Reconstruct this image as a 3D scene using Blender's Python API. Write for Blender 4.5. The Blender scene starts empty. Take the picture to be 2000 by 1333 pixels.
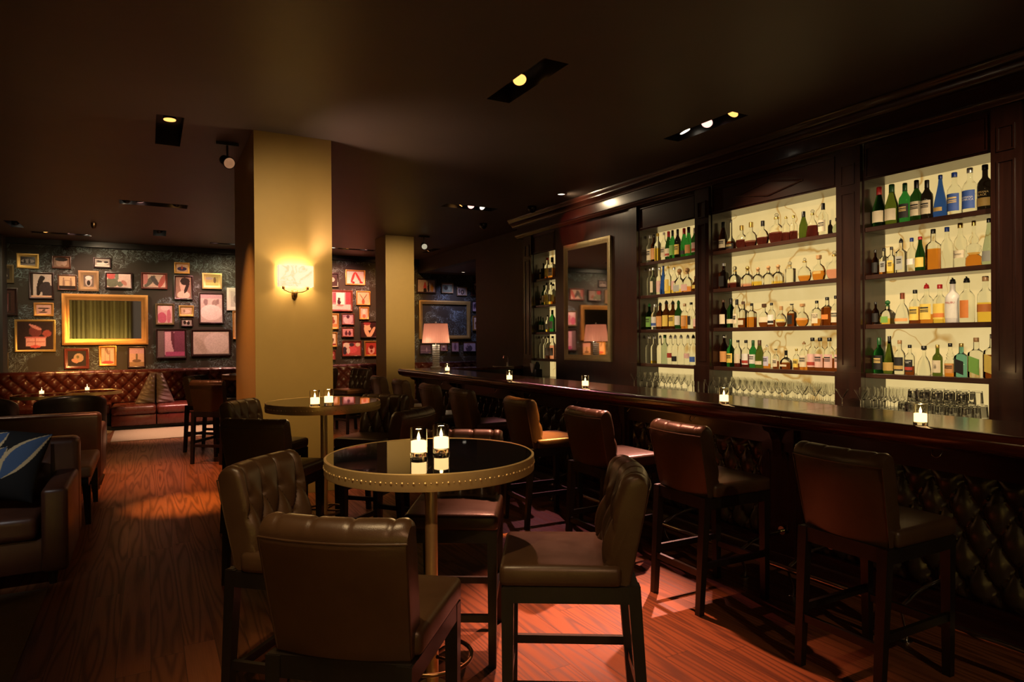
import bpy, bmesh, math, random
from mathutils import Vector, Matrix
random.seed(7)
SC = bpy.context.scene
COL = SC.collection
PI = math.pi

# ------------------------------------------------------------------ camera
H = 1.55
F = 1284.88
_ya, _pi, _ro = [math.radians(a) for a in (28.947, -.2397, -.394)]
_fw = Vector((math.sin(_ya)*math.cos(_pi), math.cos(_ya)*math.cos(_pi), math.sin(_pi)))
_r = Vector((math.cos(_ya), -math.sin(_ya), 0)); _u = _r.cross(_fw)
_r, _u = math.cos(_ro)*_r+math.sin(_ro)*_u, -math.sin(_ro)*_r+math.cos(_ro)*_u
cam = bpy.data.cameras.new('camera'); camo = bpy.data.objects.new('camera', cam); COL.objects.link(camo)
cam.sensor_fit = 'HORIZONTAL'; cam.sensor_width = 36; cam.lens = F/2000*36; cam.clip_start = .05; cam.clip_end = 100
_m = Matrix((_r, _u, -_fw)).transposed().to_4x4(); _m.translation = (0, 0, H); camo.matrix_world = _m
SC.camera = camo

def at(px, py, ax, c):
    """photo point -> point of the plane coordinate[ax] = c (used to measure real positions)"""
    d = _fw+_r*((px-1000)/F)-_u*((py-666.5)/F)
    o = Vector((0, 0, H))
    return o+d*((c-o[ax])/d[ax])

# ------------------------------------------------------------------ mesh builder
class MB:
    def __init__(s): s.v = []; s.f = []; s.col = None
    def add(s, v, f):
        n = len(s.v); s.v += [tuple(p) for p in v]; s.f += [tuple(i+n for i in q) for q in f]; return s
    def box(s, x0, y0, z0, x1, y1, z1):
        v = [(x0,y0,z0),(x1,y0,z0),(x1,y1,z0),(x0,y1,z0),(x0,y0,z1),(x1,y0,z1),(x1,y1,z1),(x0,y1,z1)]
        return s.add(v, [(0,3,2,1),(4,5,6,7),(0,1,5,4),(1,2,6,5),(2,3,7,6),(3,0,4,7)])
    def rbox(s, x0, y0, z0, x1, y1, z1, r=.01, seg=2, dome=0):
        bm = bmesh.new(); bmesh.ops.create_cube(bm, size=1)
        for q in bm.verts: q.co = Vector(((x0+x1)/2+q.co.x*(x1-x0), (y0+y1)/2+q.co.y*(y1-y0), (z0+z1)/2+q.co.z*(z1-z0)))
        bmesh.ops.bevel(bm, geom=bm.edges[:], offset=r, segments=seg, affect='EDGES', profile=.5)
        if dome:
            big = [e for e in bm.edges if e.calc_length() > r*2.2]
            bmesh.ops.subdivide_edges(bm, edges=big, cuts=5, use_grid_fill=True)
            for q in bm.verts:
                a = (q.co.x-(x0+x1)/2)/((x1-x0)/2); b = (q.co.y-(y0+y1)/2)/((y1-y0)/2)
                if q.co.z > (z0+z1)/2: q.co.z += dome*(1-a*a)*(1-b*b)
        bm.verts.index_update()
        s.add([q.co[:] for q in bm.verts], [[w.index for w in q.verts] for q in bm.faces]); bm.free(); return s
    def hexa(s, b, t):            # 4 bottom + 4 top points
        return s.add(list(b)+list(t), [(3,2,1,0),(4,5,6,7),(0,1,5,4),(1,2,6,5),(2,3,7,6),(3,0,4,7)])
    def cyl(s, p0, p1, r0, r1=None, n=16):
        r1 = r0 if r1 is None else r1
        p0 = Vector(p0); p1 = Vector(p1); d = (p1-p0).normalized()
        a = d.orthogonal().normalized(); b = d.cross(a)
        v = [p0+(a*math.cos(2*PI*i/n)+b*math.sin(2*PI*i/n))*r0 for i in range(n)]+[p1+(a*math.cos(2*PI*i/n)+b*math.sin(2*PI*i/n))*r1 for i in range(n)]
        f = [(i, (i+1) % n, n+(i+1) % n, n+i) for i in range(n)]+[tuple(range(n-1, -1, -1)), tuple(range(n, 2*n))]
        return s.add(v, f)
    def lathe(s, prof, n=24, c=(0,0,0), sq=0, sy=1.0):
        v = []; f = []; rings = []
        for r, z in prof:
            if r <= 1e-6:
                rings.append([len(v)]); v.append((c[0], c[1], c[2]+z)); continue
            ring = []
            for i in range(n):
                a = 2*PI*i/n; ca, sa = math.cos(a), math.sin(a); k = 1
                if sq: k = 1/((abs(ca)**sq+abs(sa)**sq)**(1/sq))
                ring.append(len(v)); v.append((c[0]+r*k*ca, c[1]+r*k*sa*sy, c[2]+z))
            rings.append(ring)
        for A, B in zip(rings, rings[1:]):
            if len(A) == 1 and len(B) == 1: continue
            for i in range(n):
                j = (i+1) % n
                if len(A) == 1: f.append((A[0], B[j], B[i]))
                elif len(B) == 1: f.append((A[i], A[j], B[0]))
                else: f.append((A[i], A[j], B[j], B[i]))
        return s.add(v, f)
    def tube(s, pts, r, n=8, closed=False):
        pts = [Vector(p) for p in pts]; m = len(pts); v = []; f = []
        ref = None
        for i, p in enumerate(pts):
            if closed: d = pts[(i+1) % m]-pts[i-1]
            else: d = pts[min(i+1, m-1)]-pts[max(i-1, 0)]
            d.normalize()
            if ref is None: ref = d.orthogonal().normalized()
            a = (ref-d*ref.dot(d)).normalized(); ref = a; b = d.cross(a)
            v += [p+(a*math.cos(2*PI*k/n)+b*math.sin(2*PI*k/n))*r for k in range(n)]
        for i in range(m if closed else m-1):
            A = i*n; B = ((i+1) % m)*n
            f += [(A+k, A+(k+1) % n, B+(k+1) % n, B+k) for k in range(n)]
        if not closed: f += [tuple(range(n-1, -1, -1)), tuple(range((m-1)*n, m*n))]
        return s.add(v, f)
    def grid(s, fn, nu, nv, closed=False):
        v = [fn(i/nu, j/nv) for j in range(nv+1) for i in range(nu+(0 if closed else 1))]
        w = nu if closed else nu+1
        f = [(j*w+i, j*w+(i+1) % w, (j+1)*w+(i+1) % w, (j+1)*w+i) for j in range(nv) for i in range(nu)]
        return s.add(v, f)
    def prism(s, poly, axis, a, b):
        n = len(poly)
        def P(p, t): return (t, p[0], p[1]) if axis == 0 else ((p[0], t, p[1]) if axis == 1 else (p[0], p[1], t))
        v = [P(p, a) for p in poly]+[P(p, b) for p in poly]
        f = [(i, (i+1) % n, n+(i+1) % n, n+i) for i in range(n)]+[tuple(range(n-1, -1, -1)), tuple(range(n, 2*n))]
        return s.add(v, f)
    def frame(s, w, h, fw, d):    # picture frame lying in xz, front = -y
        prof = [(0, 0), (0, -d*.9), (fw*.18, -d), (fw*.42, -d*.98), (fw*.6, -d*.7), (fw*.85, -d*.62), (fw, -d*.45), (fw, 0)]
        v = []; f = []
        for o, y in prof:
            v += [(-w/2+o, y, -h/2+o), (w/2-o, y, -h/2+o), (w/2-o, y, h/2-o), (-w/2+o, y, h/2-o)]
        m = len(prof)
        for k in range(m):
            A = 4*k; B = 4*((k+1) % m)
            f += [(A+i, A+(i+1) % 4, B+(i+1) % 4, B+i) for i in range(4)]
        return s.add(v, f)
    def move(s, M):
        s.v = [tuple(M @ Vector(p)) for p in s.v]; return s
    def mesh(s, name, angle=35, recalc=True):
        me = bpy.data.meshes.new(name); me.from_pydata(s.v, [], s.f)
        if recalc:
            bm = bmesh.new(); bm.from_mesh(me); bmesh.ops.recalc_face_normals(bm, faces=bm.faces[:]); bm.to_mesh(me); bm.free()
        me.polygons.foreach_set('use_smooth', [True]*len(me.polygons)); me.set_sharp_from_angle(angle=math.radians(angle))
        if s.col:
            ca = me.color_attributes.new('Col', 'FLOAT_COLOR', 'POINT')
            ca.data.foreach_set('color', [x for c in s.col for x in (c[0], c[1], c[2], 1)])
        me.update(); return me
    def build(s, name, mat, parent=None, angle=35, recalc=True):
        me = s.mesh(name, angle, recalc); me.materials.append(mat)
        o = bpy.data.objects.new(name, me); COL.objects.link(o)
        if parent: o.parent = parent
        return o

def thing(name, label, cat, loc=(0,0,0), rz=0, group=None):
    o = bpy.data.objects.new(name, None); COL.objects.link(o); o.empty_display_size = .1
    o.location = loc; o.rotation_euler = (0, 0, rz); return tag(o, label, cat, group)
def tag(o, label, cat, group=None, kind=None):
    o['label'] = label; o['category'] = cat
    if group: o['group'] = group
    if kind: o['kind'] = kind
    return o
def struct(o): o['kind'] = 'structure'; return o
KIDS = {}
def kids(o):
    return [c for c in bpy.data.objects if c.parent == o]
def copy_tree(o, parent=None, ks=None):
    c = o.copy(); COL.objects.link(c)
    if parent: c.parent = parent
    for k in kids(o): copy_tree(k, c)
    return c
def dup(o, loc, rz, label, group=None):
    c = copy_tree(o); c.location = loc; c.rotation_euler = (0, 0, rz); c['label'] = label
    if group: c['group'] = group
    return c

# ------------------------------------------------------------------ materials
def srgb(r, g, b):
    f = lambda c: (c/255/12.92) if c/255 <= .04045 else ((c/255+.055)/1.055)**2.4
    return (f(r), f(g), f(b))
class NT:
    def __init__(s, name):
        s.m = bpy.data.materials.new(name); s.m.use_nodes = True; s.t = s.m.node_tree; s.t.nodes.clear()
        s.out = s.n('ShaderNodeOutputMaterial')
    def n(s, kind, **kw):
        q = s.t.nodes.new(kind)
        for k, v in kw.items():
            if k.startswith('i_'):
                k = k[2:]; q.inputs[int(k) if k.isdigit() else k.replace('_', ' ')].default_value = v
            else: setattr(q, k, v)
        return q
    def l(s, a, b): s.t.links.new(a, b)
    def math(s, op, a, b=None, c=None, clamp=False):
        q = s.n('ShaderNodeMath', operation=op, use_clamp=clamp)
        for i, x in enumerate((a, b, c)):
            if x is None: continue
            if isinstance(x, (int, float)): q.inputs[i].default_value = x
            else: s.l(x, q.inputs[i])
        return q.outputs[0]
    def mix(s, fac, a, b, mode='MIX'):
        q = s.n('ShaderNodeMix', data_type='RGBA', blend_type=mode)
        for i, x in ((0, fac), (6, a), (7, b)):
            if isinstance(x, (int, float)): q.inputs[i].default_value = x
            elif isinstance(x, tuple): q.inputs[i].default_value = (*x[:3], 1)
            else: s.l(x, q.inputs[i])
        return q.outputs[2]
    def ramp(s, fac, *st):
        q = s.n('ShaderNodeValToRGB'); e = q.color_ramp.elements
        while len(e) < len(st): e.new(.5)
        for x, (p, c) in zip(e, st): x.position = p; x.color = (*c, 1) if isinstance(c, tuple) else (c, c, c, 1)
        s.l(fac, q.inputs[0]); return q.outputs[0]
    def coord(s, kind='Object', scale=(1,1,1), rot=(0,0,0), loc=(0,0,0)):
        tc = s.n('ShaderNodeTexCoord'); mp = s.n('ShaderNodeMapping')
        mp.inputs['Scale'].default_value = scale; mp.inputs['Rotation'].default_value = rot; mp.inputs['Location'].default_value = loc
        s.l(tc.outputs[kind], mp.inputs[0]); return mp.outputs[0]
    def noise(s, vec, scale=5, detail=3, rough=.5, dist=0):
        q = s.n('ShaderNodeTexNoise'); q.inputs['Scale'].default_value = scale; q.inputs['Detail'].default_value = detail
        q.inputs['Roughness'].default_value = rough; q.inputs['Distortion'].default_value = dist
        s.l(vec, q.inputs['Vector']); return q
    def bsdf(s, col, rough=.5, metal=0, bump=None, bstr=.2, bdist=.01, **kw):
        q = s.n('ShaderNodeBsdfPrincipled')
        for nm, x in (('Base Color', col), ('Roughness', rough), ('Metallic', metal)):
            if isinstance(x, (int, float)): q.inputs[nm].default_value = x
            elif isinstance(x, tuple): q.inputs[nm].default_value = (*x[:3], 1)
            else: s.l(x, q.inputs[nm])
        for k, x in kw.items():
            k = k.replace('_', ' ')
            if isinstance(x, (int, float)): q.inputs[k].default_value = x
            elif isinstance(x, tuple): q.inputs[k].default_value = (*x[:3], 1)
            else: s.l(x, q.inputs[k])
        if bump is not None:
            b = s.n('ShaderNodeBump'); b.inputs['Strength'].default_value = bstr; b.inputs['Distance'].default_value = bdist
            s.l(bump, b.inputs['Height']); s.l(b.outputs[0], q.inputs['Normal'])
        s.l(q.outputs[0], s.out.inputs[0]); return q
def plain(name, col, rough=.5, metal=0, var=.12, scale=8, bstr=.0, **kw):
    t = NT(name); nz = t.noise(t.coord(), scale, 4)
    c = t.mix(nz.outputs[0], tuple(x*(1-var) for x in col), tuple(min(1, x*(1+var)) for x in col))
    t.bsdf(c, rough, metal, bump=nz.outputs[0] if bstr else None, bstr=bstr, **kw); return t.m
def leather(name, col, rough=.42, grain=420, crease=.25):
    t = NT(name); c = t.coord()
    a = t.noise(c, grain, 2); b = t.noise(c, 9, 5, .6)
    col2 = t.mix(b.outputs[0], tuple(x*.7 for x in col), tuple(x*1.35 for x in col))
    h = t.math('ADD', t.math('MULTIPLY', a.outputs[0], .5), t.math('MULTIPLY', b.outputs[0], crease*4))
    rr = t.math('MULTIPLY_ADD', b.outputs[0], .2, rough-.1)
    t.bsdf(col2, rr, bump=h, bstr=.18, bdist=.004, Specular_IOR_Level=.5); return t.m
def wood(name, c0, c1, rough=.3, axis=1, coat=.4, scale=14):
    t = NT(name); sc = [scale, scale, scale]; sc[axis] = scale*.07
    n1 = t.noise(t.coord(scale=tuple(sc)), 1, 6, .62, .8); n2 = t.noise(t.coord(scale=tuple(x*6 for x in sc)), 1, 3)
    g = t.math('ADD', t.math('MULTIPLY', n1.outputs[0], .75), t.math('MULTIPLY', n2.outputs[0], .25))
    c = t.ramp(g, (.3, c0), (.7, c1))
    t.bsdf(c, rough, bump=g, bstr=.05, bdist=.003, Coat_Weight=coat, Coat_Roughness=.12); return t.m
def emis(name, col, st, var=0):
    t = NT(name); e = t.n('ShaderNodeEmission'); e.inputs[1].default_value = st
    if var:
        nz = t.noise(t.coord(), 12, 4); t.l(t.mix(nz.outputs[0], tuple(x*(1-var) for x in col), col), e.inputs[0])
    else: e.inputs[0].default_value = (*col, 1)
    t.l(e.outputs[0], t.out.inputs[0]); return t.m
def thin_glass(name, tint=(.97, .98, .97), ior=1.2, rough=.02):
    t = NT(name); tr = t.n('ShaderNodeBsdfTransparent'); tr.inputs[0].default_value = (*tint, 1)
    gl = t.n('ShaderNodeBsdfGlossy'); gl.inputs['Roughness'].default_value = rough
    fr = t.n('ShaderNodeFresnel'); fr.inputs[0].default_value = ior
    mx = t.n('ShaderNodeMixShader'); t.l(fr.outputs[0], mx.inputs[0]); t.l(tr.outputs[0], mx.inputs[1]); t.l(gl.outputs[0], mx.inputs[2])
    t.l(mx.outputs[0], t.out.inputs[0]); return t.m
def vcol(name, rough=.3, spec=.5):
    t = NT(name); a = t.n('ShaderNodeVertexColor', layer_name='Col')
    t.bsdf(a.outputs[0], rough, Specular_IOR_Level=spec); return t.m

M = {}
M['leather'] = leather('brown_leather', (.056, .030, .014), .35)
M['black_leather'] = leather('black_leather', (.016, .013, .011), .34, crease=.3)
M['oxblood'] = leather('oxblood_leather', (.10, .022, .014), .28)
M['sofa'] = leather('sofa_leather', (.07, .026, .014), .36, crease=.4)
M['tan'] = leather('tan_leather', (.26, .13, .05), .38)
M['panel_leather'] = leather('panel_leather', (.032, .024, .015), .22, crease=.1)
M['pleat'] = leather('pleated_brown', (.12, .085, .055), .4)
M['leg'] = wood('espresso_wood', (.004, .003, .002), (.011, .007, .0045), .45, 2, .08)
M['mahog'] = wood('mahogany_long', (.012, .003, .0022), (.036, .009, .005), .3, 1)
M['mahogv'] = wood('mahogany_upright', (.012, .0034, .0024), (.034, .0095, .0055), .33, 2)
M['bartop'] = wood('bar_top_wood', (.05, .010, .004), (.13, .028, .010), .2, 1, .5)
M['shelf'] = wood('shelf_wood', (.025, .009, .006), (.06, .022, .013), .35, 1)
M['ceiling'] = plain('ceiling_paint', (.082, .062, .052), .5, var=.15, scale=2)
M['dark_wall'] = plain('charcoal_paint', (.055, .060, .060), .6)
M['column'] = plain('khaki_paint', (.46, .325, .12), .45, var=.05)
M['brass'] = plain('brushed_brass', (.95, .70, .32), .32, .65, var=.1, scale=60)
M['steel'] = plain('polished_steel', (.62, .56, .45), .2, 1)
M['chrome'] = plain('chrome', (.7, .68, .65), .12, 1)
M['bronze'] = plain('bronze', (.22, .13, .06), .35, 1)
M['black_metal'] = plain('black_metal', (.01, .01, .01), .4)
M['black_glass'] = plain('black_glass', (.006, .006, .007), .03, 0, var=.02)
M['rug_dark'] = plain('tan_wool_rug', (.15, .095, .05), .9, var=.2, scale=60, bstr=.3)
M['rug'] = plain('sisal_rug', (.36, .26, .17), .9, var=.2, scale=60, bstr=.3)
_t = NT('candle_glass'); _t.bsdf((1, .96, .84), .0, Transmission_Weight=1.0, IOR=1.32); M['cup'] = _t.m
_t = NT('stemware_glass'); _t.bsdf((.98, .98, .97), .0, Transmission_Weight=1.0, IOR=1.38); M['crystal'] = _t.m
M['wax'] = emis('glowing_wax', (1, .6, .26), 3.6)
M['flame'] = emis('candle_flame', (1, .72, .32), 40)
M['mirror'] = plain('mirror_silver', (.82, .82, .78), .03, 1, var=.02)
M['white'] = plain('white_cloth', (.7, .67, .6), .7)
M['lamp_amber'] = emis('lamp_amber', (1, .42, .1), 2.2)
M['lamp_pink'] = emis('lamp_pink', (1, .5, .42), 2.)
M['lamp_white'] = emis('lamp_white', (1, .86, .66), 2.2)
M['recess'] = plain('black_recess', (.02, .016, .014), .35)
M['print'] = vcol('photo_print', .22)
M['fabric'] = vcol('ikat_fabric', .85, .2)

def floor_mat():
    t = NT('oak_planks'); c = t.coord()
    sep = t.n('ShaderNodeSeparateXYZ'); t.l(c, sep.inputs[0]); X, Y = sep.outputs[0], sep.outputs[1]
    W = .145
    ix = t.math('FLOOR', t.math('DIVIDE', X, W)); fx = t.math('FRACT', t.math('DIVIDE', X, W))
    wn = t.n('ShaderNodeTexWhiteNoise', noise_dimensions='1D'); t.l(ix, wn.inputs['W'])
    yy = t.math('ADD', t.math('DIVIDE', Y, 1.9), t.math('MULTIPLY', wn.outputs[0], 7))
    iy = t.math('FLOOR', yy); fy = t.math('FRACT', yy)
    cb = t.n('ShaderNodeCombineXYZ'); t.l(ix, cb.inputs[0]); t.l(iy, cb.inputs[1])
    w2 = t.n('ShaderNodeTexWhiteNoise', noise_dimensions='3D'); t.l(cb.outputs[0], w2.inputs[0])
    gx = t.math('ADD', t.math('MULTIPLY', X, 1), t.math('MULTIPLY', w2.outputs[0], 37))
    gv = t.n('ShaderNodeCombineXYZ'); t.l(t.math('MULTIPLY', gx, 8), gv.inputs[0]); t.l(t.math('MULTIPLY', Y, .42), gv.inputs[1]); t.l(t.math('MULTIPLY', w2.outputs[0], 11), gv.inputs[2])
    big = t.noise(gv.outputs[0], 1.0, 1.2, .4, 0)
    rings = t.math('SINE', t.math('MULTIPLY', big.outputs[0], 62))
    rings = t.math('POWER', t.math('MULTIPLY_ADD', rings, .5, .5), 2.2)
    fv = t.n('ShaderNodeCombineXYZ'); t.l(t.math('MULTIPLY', gx, 220), fv.inputs[0]); t.l(t.math('MULTIPLY', Y, 6), fv.inputs[1])
    fine = t.noise(fv.outputs[0], 1, 2)
    g = t.math('ADD', t.math('MULTIPLY', rings, .6), t.math('MULTIPLY', fine.outputs[0], .55), clamp=True)
    col = t.ramp(g, (.1, (.30, .105, .038)), (.95, (.09, .028, .0095)))
    col = t.mix(t.math('MULTIPLY', w2.outputs[0], .4), col, (.14, .055, .022))
    edge = t.math('MINIMUM', t.math('MINIMUM', fx, t.math('SUBTRACT', 1, fx)), t.math('MULTIPLY', t.math('MINIMUM', fy, t.math('SUBTRACT', 1, fy)), 13))
    em = t.math('LESS_THAN', edge, .012)
    col = t.mix(t.math('MULTIPLY', em, .7), col, (.02, .008, .004))
    t.bsdf(col, t.math('MULTIPLY_ADD', g, .15, .3), bump=t.math('SUBTRACT', 1, g), bstr=.12, bdist=.002, Specular_IOR_Level=.4); return t.m
def wallpaper_mat():
    t = NT('damask_wallpaper'); c = t.coord()
    wv = t.noise(c, 2.6, 2, .5); 
    w3 = t.n('ShaderNodeVectorMath', operation='SCALE'); t.l(wv.outputs[1], w3.inputs[0]); w3.inputs['Scale'].default_value = .9
    ad = t.n('ShaderNodeVectorMath', operation='ADD'); t.l(c, ad.inputs[0]); t.l(w3.outputs[0], ad.inputs[1])
    n1 = t.noise(ad.outputs[0], 3.4, 2, .5, 1.8)
    band = t.math('ABSOLUTE', t.math('SUBTRACT', n1.outputs[0], .5))
    scroll = t.math('LESS_THAN', band, .02)
    n2 = t.noise(ad.outputs[0], 8, 2, .5, 2.6)
    curl = t.math('LESS_THAN', t.math('ABSOLUTE', t.math('SUBTRACT', n2.outputs[0], .5)), .02)
    msk = t.ramp(t.noise(c, 1.9, 2).outputs[0], (.45, 0.), (.50, 1.))
    pat = t.math('MULTIPLY', t.math('ADD', scroll, t.math('MULTIPLY', curl, .8), clamp=True), msk)
    hue = t.mix(t.noise(c, 1.1, 1).outputs[0], (.15, .30, .36), (.33, .37, .33))
    col = t.mix(t.math('MULTIPLY', pat, .62), (.036, .032, .021), hue)
    t.bsdf(col, .6, bump=pat, bstr=.08, bdist=.003, Specular_IOR_Level=.3); return t.m
def onyx_mat():
    t = NT('backlit_onyx'); c = t.coord(scale=(1, 1, 1))
    w = t.noise(c, 1.6, 3, .5); v = t.n('ShaderNodeVectorMath', operation='SCALE'); t.l(w.outputs[1], v.inputs[0]); v.inputs['Scale'].default_value = 1.1
    ad = t.n('ShaderNodeVectorMath', operation='ADD'); t.l(c, ad.inputs[0]); t.l(v.outputs[0], ad.inputs[1])
    n = t.noise(ad.outputs[0], 1.5, 1.6, .45)
    band = t.math('ABSOLUTE', t.math('SUBTRACT', n.outputs[0], .5))
    thick = t.noise(c, 2.2, 1).outputs[0]
    vein = t.math('SUBTRACT', 1, t.math('DIVIDE', band, t.math('MULTIPLY_ADD', t.math('POWER', thick, 4.5), .24, .004)), clamp=True)
    cloud = t.noise(c, 2.4, 4, .6).outputs[0]
    base = t.mix(cloud, (.60, .415, .14), (.82, .61, .26))
    col = t.mix(t.math('MULTIPLY', vein, .9), base, (.42, .20, .03))
    e = t.bsdf(t.mix(.3, (.16, .12, .05), t.mix(1.0, col, (.3, .3, .3), 'MULTIPLY')), .5, Emission_Color=col, Emission_Strength=1.0); return t.m
M['floor'] = floor_mat(); M['wallpaper'] = wallpaper_mat(); M['onyx'] = onyx_mat()

def gold(name, col, rough=.38, bump=1):
    t = NT(name); n = t.noise(t.coord(), 55, 3, .6); b = t.noise(t.coord(), 7, 3)
    c = t.mix(b.outputs[0], tuple(x*.65 for x in col), col)
    t.bsdf(c, rough, .6, bump=n.outputs[0], bstr=.3*bump, bdist=.006); return t.m
FR = {'gold': gold('gilt', (.62, .42, .12)), 'bright': gold('bright_gilt', (.85, .66, .25)), 'brown': wood('frame_brown', (.06, .025, .012), (.13, .05, .02), .35),
      'dark': wood('frame_dark', (.012, .006, .005), (.035, .014, .01), .35), 'red': wood('frame_red', (.09, .018, .012), (.2, .05, .03), .3), 'tan': gold('antique_gilt', (.34, .23, .11), .5),
      'orange': gold('amber_gilt', (.72, .38, .1)), 'olive': gold('olive_gilt', (.16, .12, .05), .5), 'white': plain('frame_white', (.8, .76, .66), .4), 'carved': gold('carved_gilt', (.5, .40, .2), .3, 3)}

# ------------------------------------------------------------------ lights
def spot(loc, tgt, power, col, angle=50, blend=None, rad=.03):
    if blend is None: blend = 1.0
    L = bpy.data.lights.new('spot_beam', 'SPOT'); L.energy = power; L.color = col; L.spot_size = math.radians(angle); L.spot_blend = blend; L.shadow_soft_size = rad
    o = bpy.data.objects.new('spot_beam', L); COL.objects.link(o); o.location = loc
    o.rotation_euler = (Vector(tgt)-Vector(loc)).to_track_quat('-Z', 'Y').to_euler(); return o
def point(loc, power, col, rad=.02):
    L = bpy.data.lights.new('point_glow', 'POINT'); L.energy = power; L.color = col; L.shadow_soft_size = rad
    o = bpy.data.objects.new('point_glow', L); COL.objects.link(o); o.location = loc; return o
AMB = (1, .42, .10); PNK = (1, .42, .32); WRM = (1, .74, .44); SAL = (1, .35, .20); MAG = (1, .30, .34); CLD = (.62, .55, 1)

# ------------------------------------------------------------------ room shell
CZ = 3.6; FY = 16.15; RX = 6.15; LX = -4.5; BY = -3.3
struct(MB().box(LX, BY, -.1, 8.7, FY, 0).build('floor', M['floor']))
struct(MB().box(LX, FY, 0, 8.7, FY+.15, CZ).build('wall_far', M['wallpaper']))
struct(MB().box(LX-.15, BY, 0, LX, FY+.15, CZ).build('wall_left', M['dark_wall']))
struct(MB().box(RX, BY, 0, RX+.2, 12.7, CZ).build('wall_right', M['dark_wall']))
struct(MB().box(RX, 12.7, 3.255, RX+.2, FY, CZ).build('beam', M['dark_wall']))
struct(MB().box(8.7, 11.5, 0, 8.85, FY+.15, 3.3).build('wall_alcove', M['dark_wall']))
struct(MB().box(RX+.2, 11.5, 3.26, 8.7, FY, 3.36).build('ceiling_alcove', M['ceiling']))
struct(MB().box(LX, FY-.1, CZ-.11, RX, FY, CZ).build('trim_1', M['black_metal']))
struct(MB().box(LX, FY-.5, 0, -2.42, FY, CZ).build('pier', M['dark_wall']))
SLOTS = {'sq': (.08, 6.76, .31, 7.78), 'long': (-.355, 11.10, .546, 11.41), 'sm': (.10, 13.84, .32, 14.6), 'big': (2.55, 4.10, 2.77, 5.03),
         'bar': (4.67, 4.27, 4.88, 5.19), 'mid': (3.98, 9.2, 4.86, 9.45), 'lf': (-2.12, 13.85, -1.93, 14.6), 'c2': (-1.9, 15.0, -.95, 15.2), 'c3': (1.15, 15.1, 1.95, 15.28),
         'rr': (5.68, 13.9, 5.86, 14.75), 'cm': (3.75, 14.75, 4.6, 14.95)}
xs = sorted({LX, RX}|{v for s in SLOTS.values() for v in (s[0], s[2])}); ys = sorted({BY, FY}|{v for s in SLOTS.values() for v in (s[1], s[3])})
cm = MB()
for x0, x1 in zip(xs, xs[1:]):
    for y0, y1 in zip(ys, ys[1:]):
        mx, my = (x0+x1)/2, (y0+y1)/2
        if any(s[0] < mx < s[2] and s[1] < my < s[3] for s in SLOTS.values()): continue
        cm.add([(x0,y0,CZ),(x1,y0,CZ),(x1,y1,CZ),(x0,y1,CZ)], [(0,3,2,1)])
cm.box(LX, BY, CZ+.3, RX, FY, CZ+.35)
struct(cm.build('ceiling', M['ceiling'], recalc=False))
CX0, CX1, CY0, CY1 = .915, 1.665, 6.83, 8.45
cb = MB().box(CX0, CY0, 0, CX1, CY1, CZ); struct(cb.build('column', M['column']))
struct(MB().box(CX0-.018, CY0-.018, 0, CX1+.018, CY1+.018, .14).build('baseboard_column', M['column']))
struct(MB().box(4.09, 12.5, 0, 4.68, 13.15, CZ).build('column', M['column']))
def slot(key, label, lamps):
    x0, y0, x1, y1 = SLOTS[key]; cx, cy = (x0+x1)/2, (y0+y1)/2
    t = thing('recessed_ceiling_light', label, 'ceiling light', (cx, cy, CZ), 0, 'recessed lights in the dark ceiling')
    a, b = (x1-x0)/2, (y1-y0)/2; d = .16
    m = MB()
    for q in ([(-a,-b),(a,-b)], [(a,-b),(a,b)], [(a,b),(-a,b)], [(-a,b),(-a,-b)]):
        (p, s), (u, v) = q; m.add([(p,s,0),(u,v,0),(u,v,d),(p,s,d)], [(0,1,2,3)])
    m.add([(-a,-b,d),(a,-b,d),(a,b,d),(-a,b,d)], [(0,1,2,3)])
    m.build('housing', M['recess'], t, recalc=False)
    for (u, v, colr, tgt, pw, ang) in lamps:
        lx, ly = cx+u*a, cy+v*b
        mat = {'a': 'lamp_amber', 'p': 'lamp_pink', 'w': 'lamp_white'}[colr[0]]
        dr = (Vector(tgt)-Vector((lx, ly, CZ))).normalized()
        c = Vector((lx-cx, ly-cy, .035)); r = min(a, b)*.62; r = min(r, .06)
        lb = MB().cyl(c-dr*.05, c, r*.8, r, 20).build('lamp_body', M['black_metal'], t)
        MB().cyl(c, c+dr*.006, r*.9, r*.86, 20).build('lamp_lens', M[mat], lb)
        cc = {'a': AMB, 'p': PNK, 'w': WRM, 'as': SAL, 'pm': MAG, 'wc': CLD}[colr]
        spot((lx+dr.x*.12, ly+dr.y*.12, CZ-.02), tgt, pw, cc, ang)
slot('sq', 'square black recessed light with one amber lamp above the sofa aisle', [(0, -.55, 'a', (.30, 6.95, 0), 1100, 19)])
slot('long', 'long recessed light slot left of the pillar, white and amber lamps', [(-.8, 0, 'w', (-1.4, FY, 2.2), 110, 44), (.65, 0, 'a', (-1.0, FY-.6, 1.3), 2100, 30), (-.4, .0, 'pm', (.5, 13.4, .45), 650, 15)])
slot('sm', 'small recessed light with one white lamp near the picture wall', [(0, 0, 'w', (1.0, FY, 1.8), 110, 80)])
slot('big', 'largest recessed light slot in the middle of the ceiling, one amber lamp', [(-.2, .1, 'as', (2.0, 2.6, 0), 1300, 34)])
slot('bar', 'recessed light slot beside the wooden cornice with three lamps', [(0, -.8, 'a', (2.88, 4.80, .85), 9000, 12), (0, -.1, 'p', (2.85, 3.55, .85), 3000, 21), (0, .55, 'w', (5.75, 4.4, 1.2), 190, 84)])
slot('mid', 'recessed light slot near the far end of the cornice', [(-.4, 0, 'a', (2.3, 10.6, .6), 700, 26), (.5, 0, 'w', (5.75, 6.3, 1.7), 90, 40), (.05, 0, 'pm', (3.72, 5.7, 1.07), 520, 22)])
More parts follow.
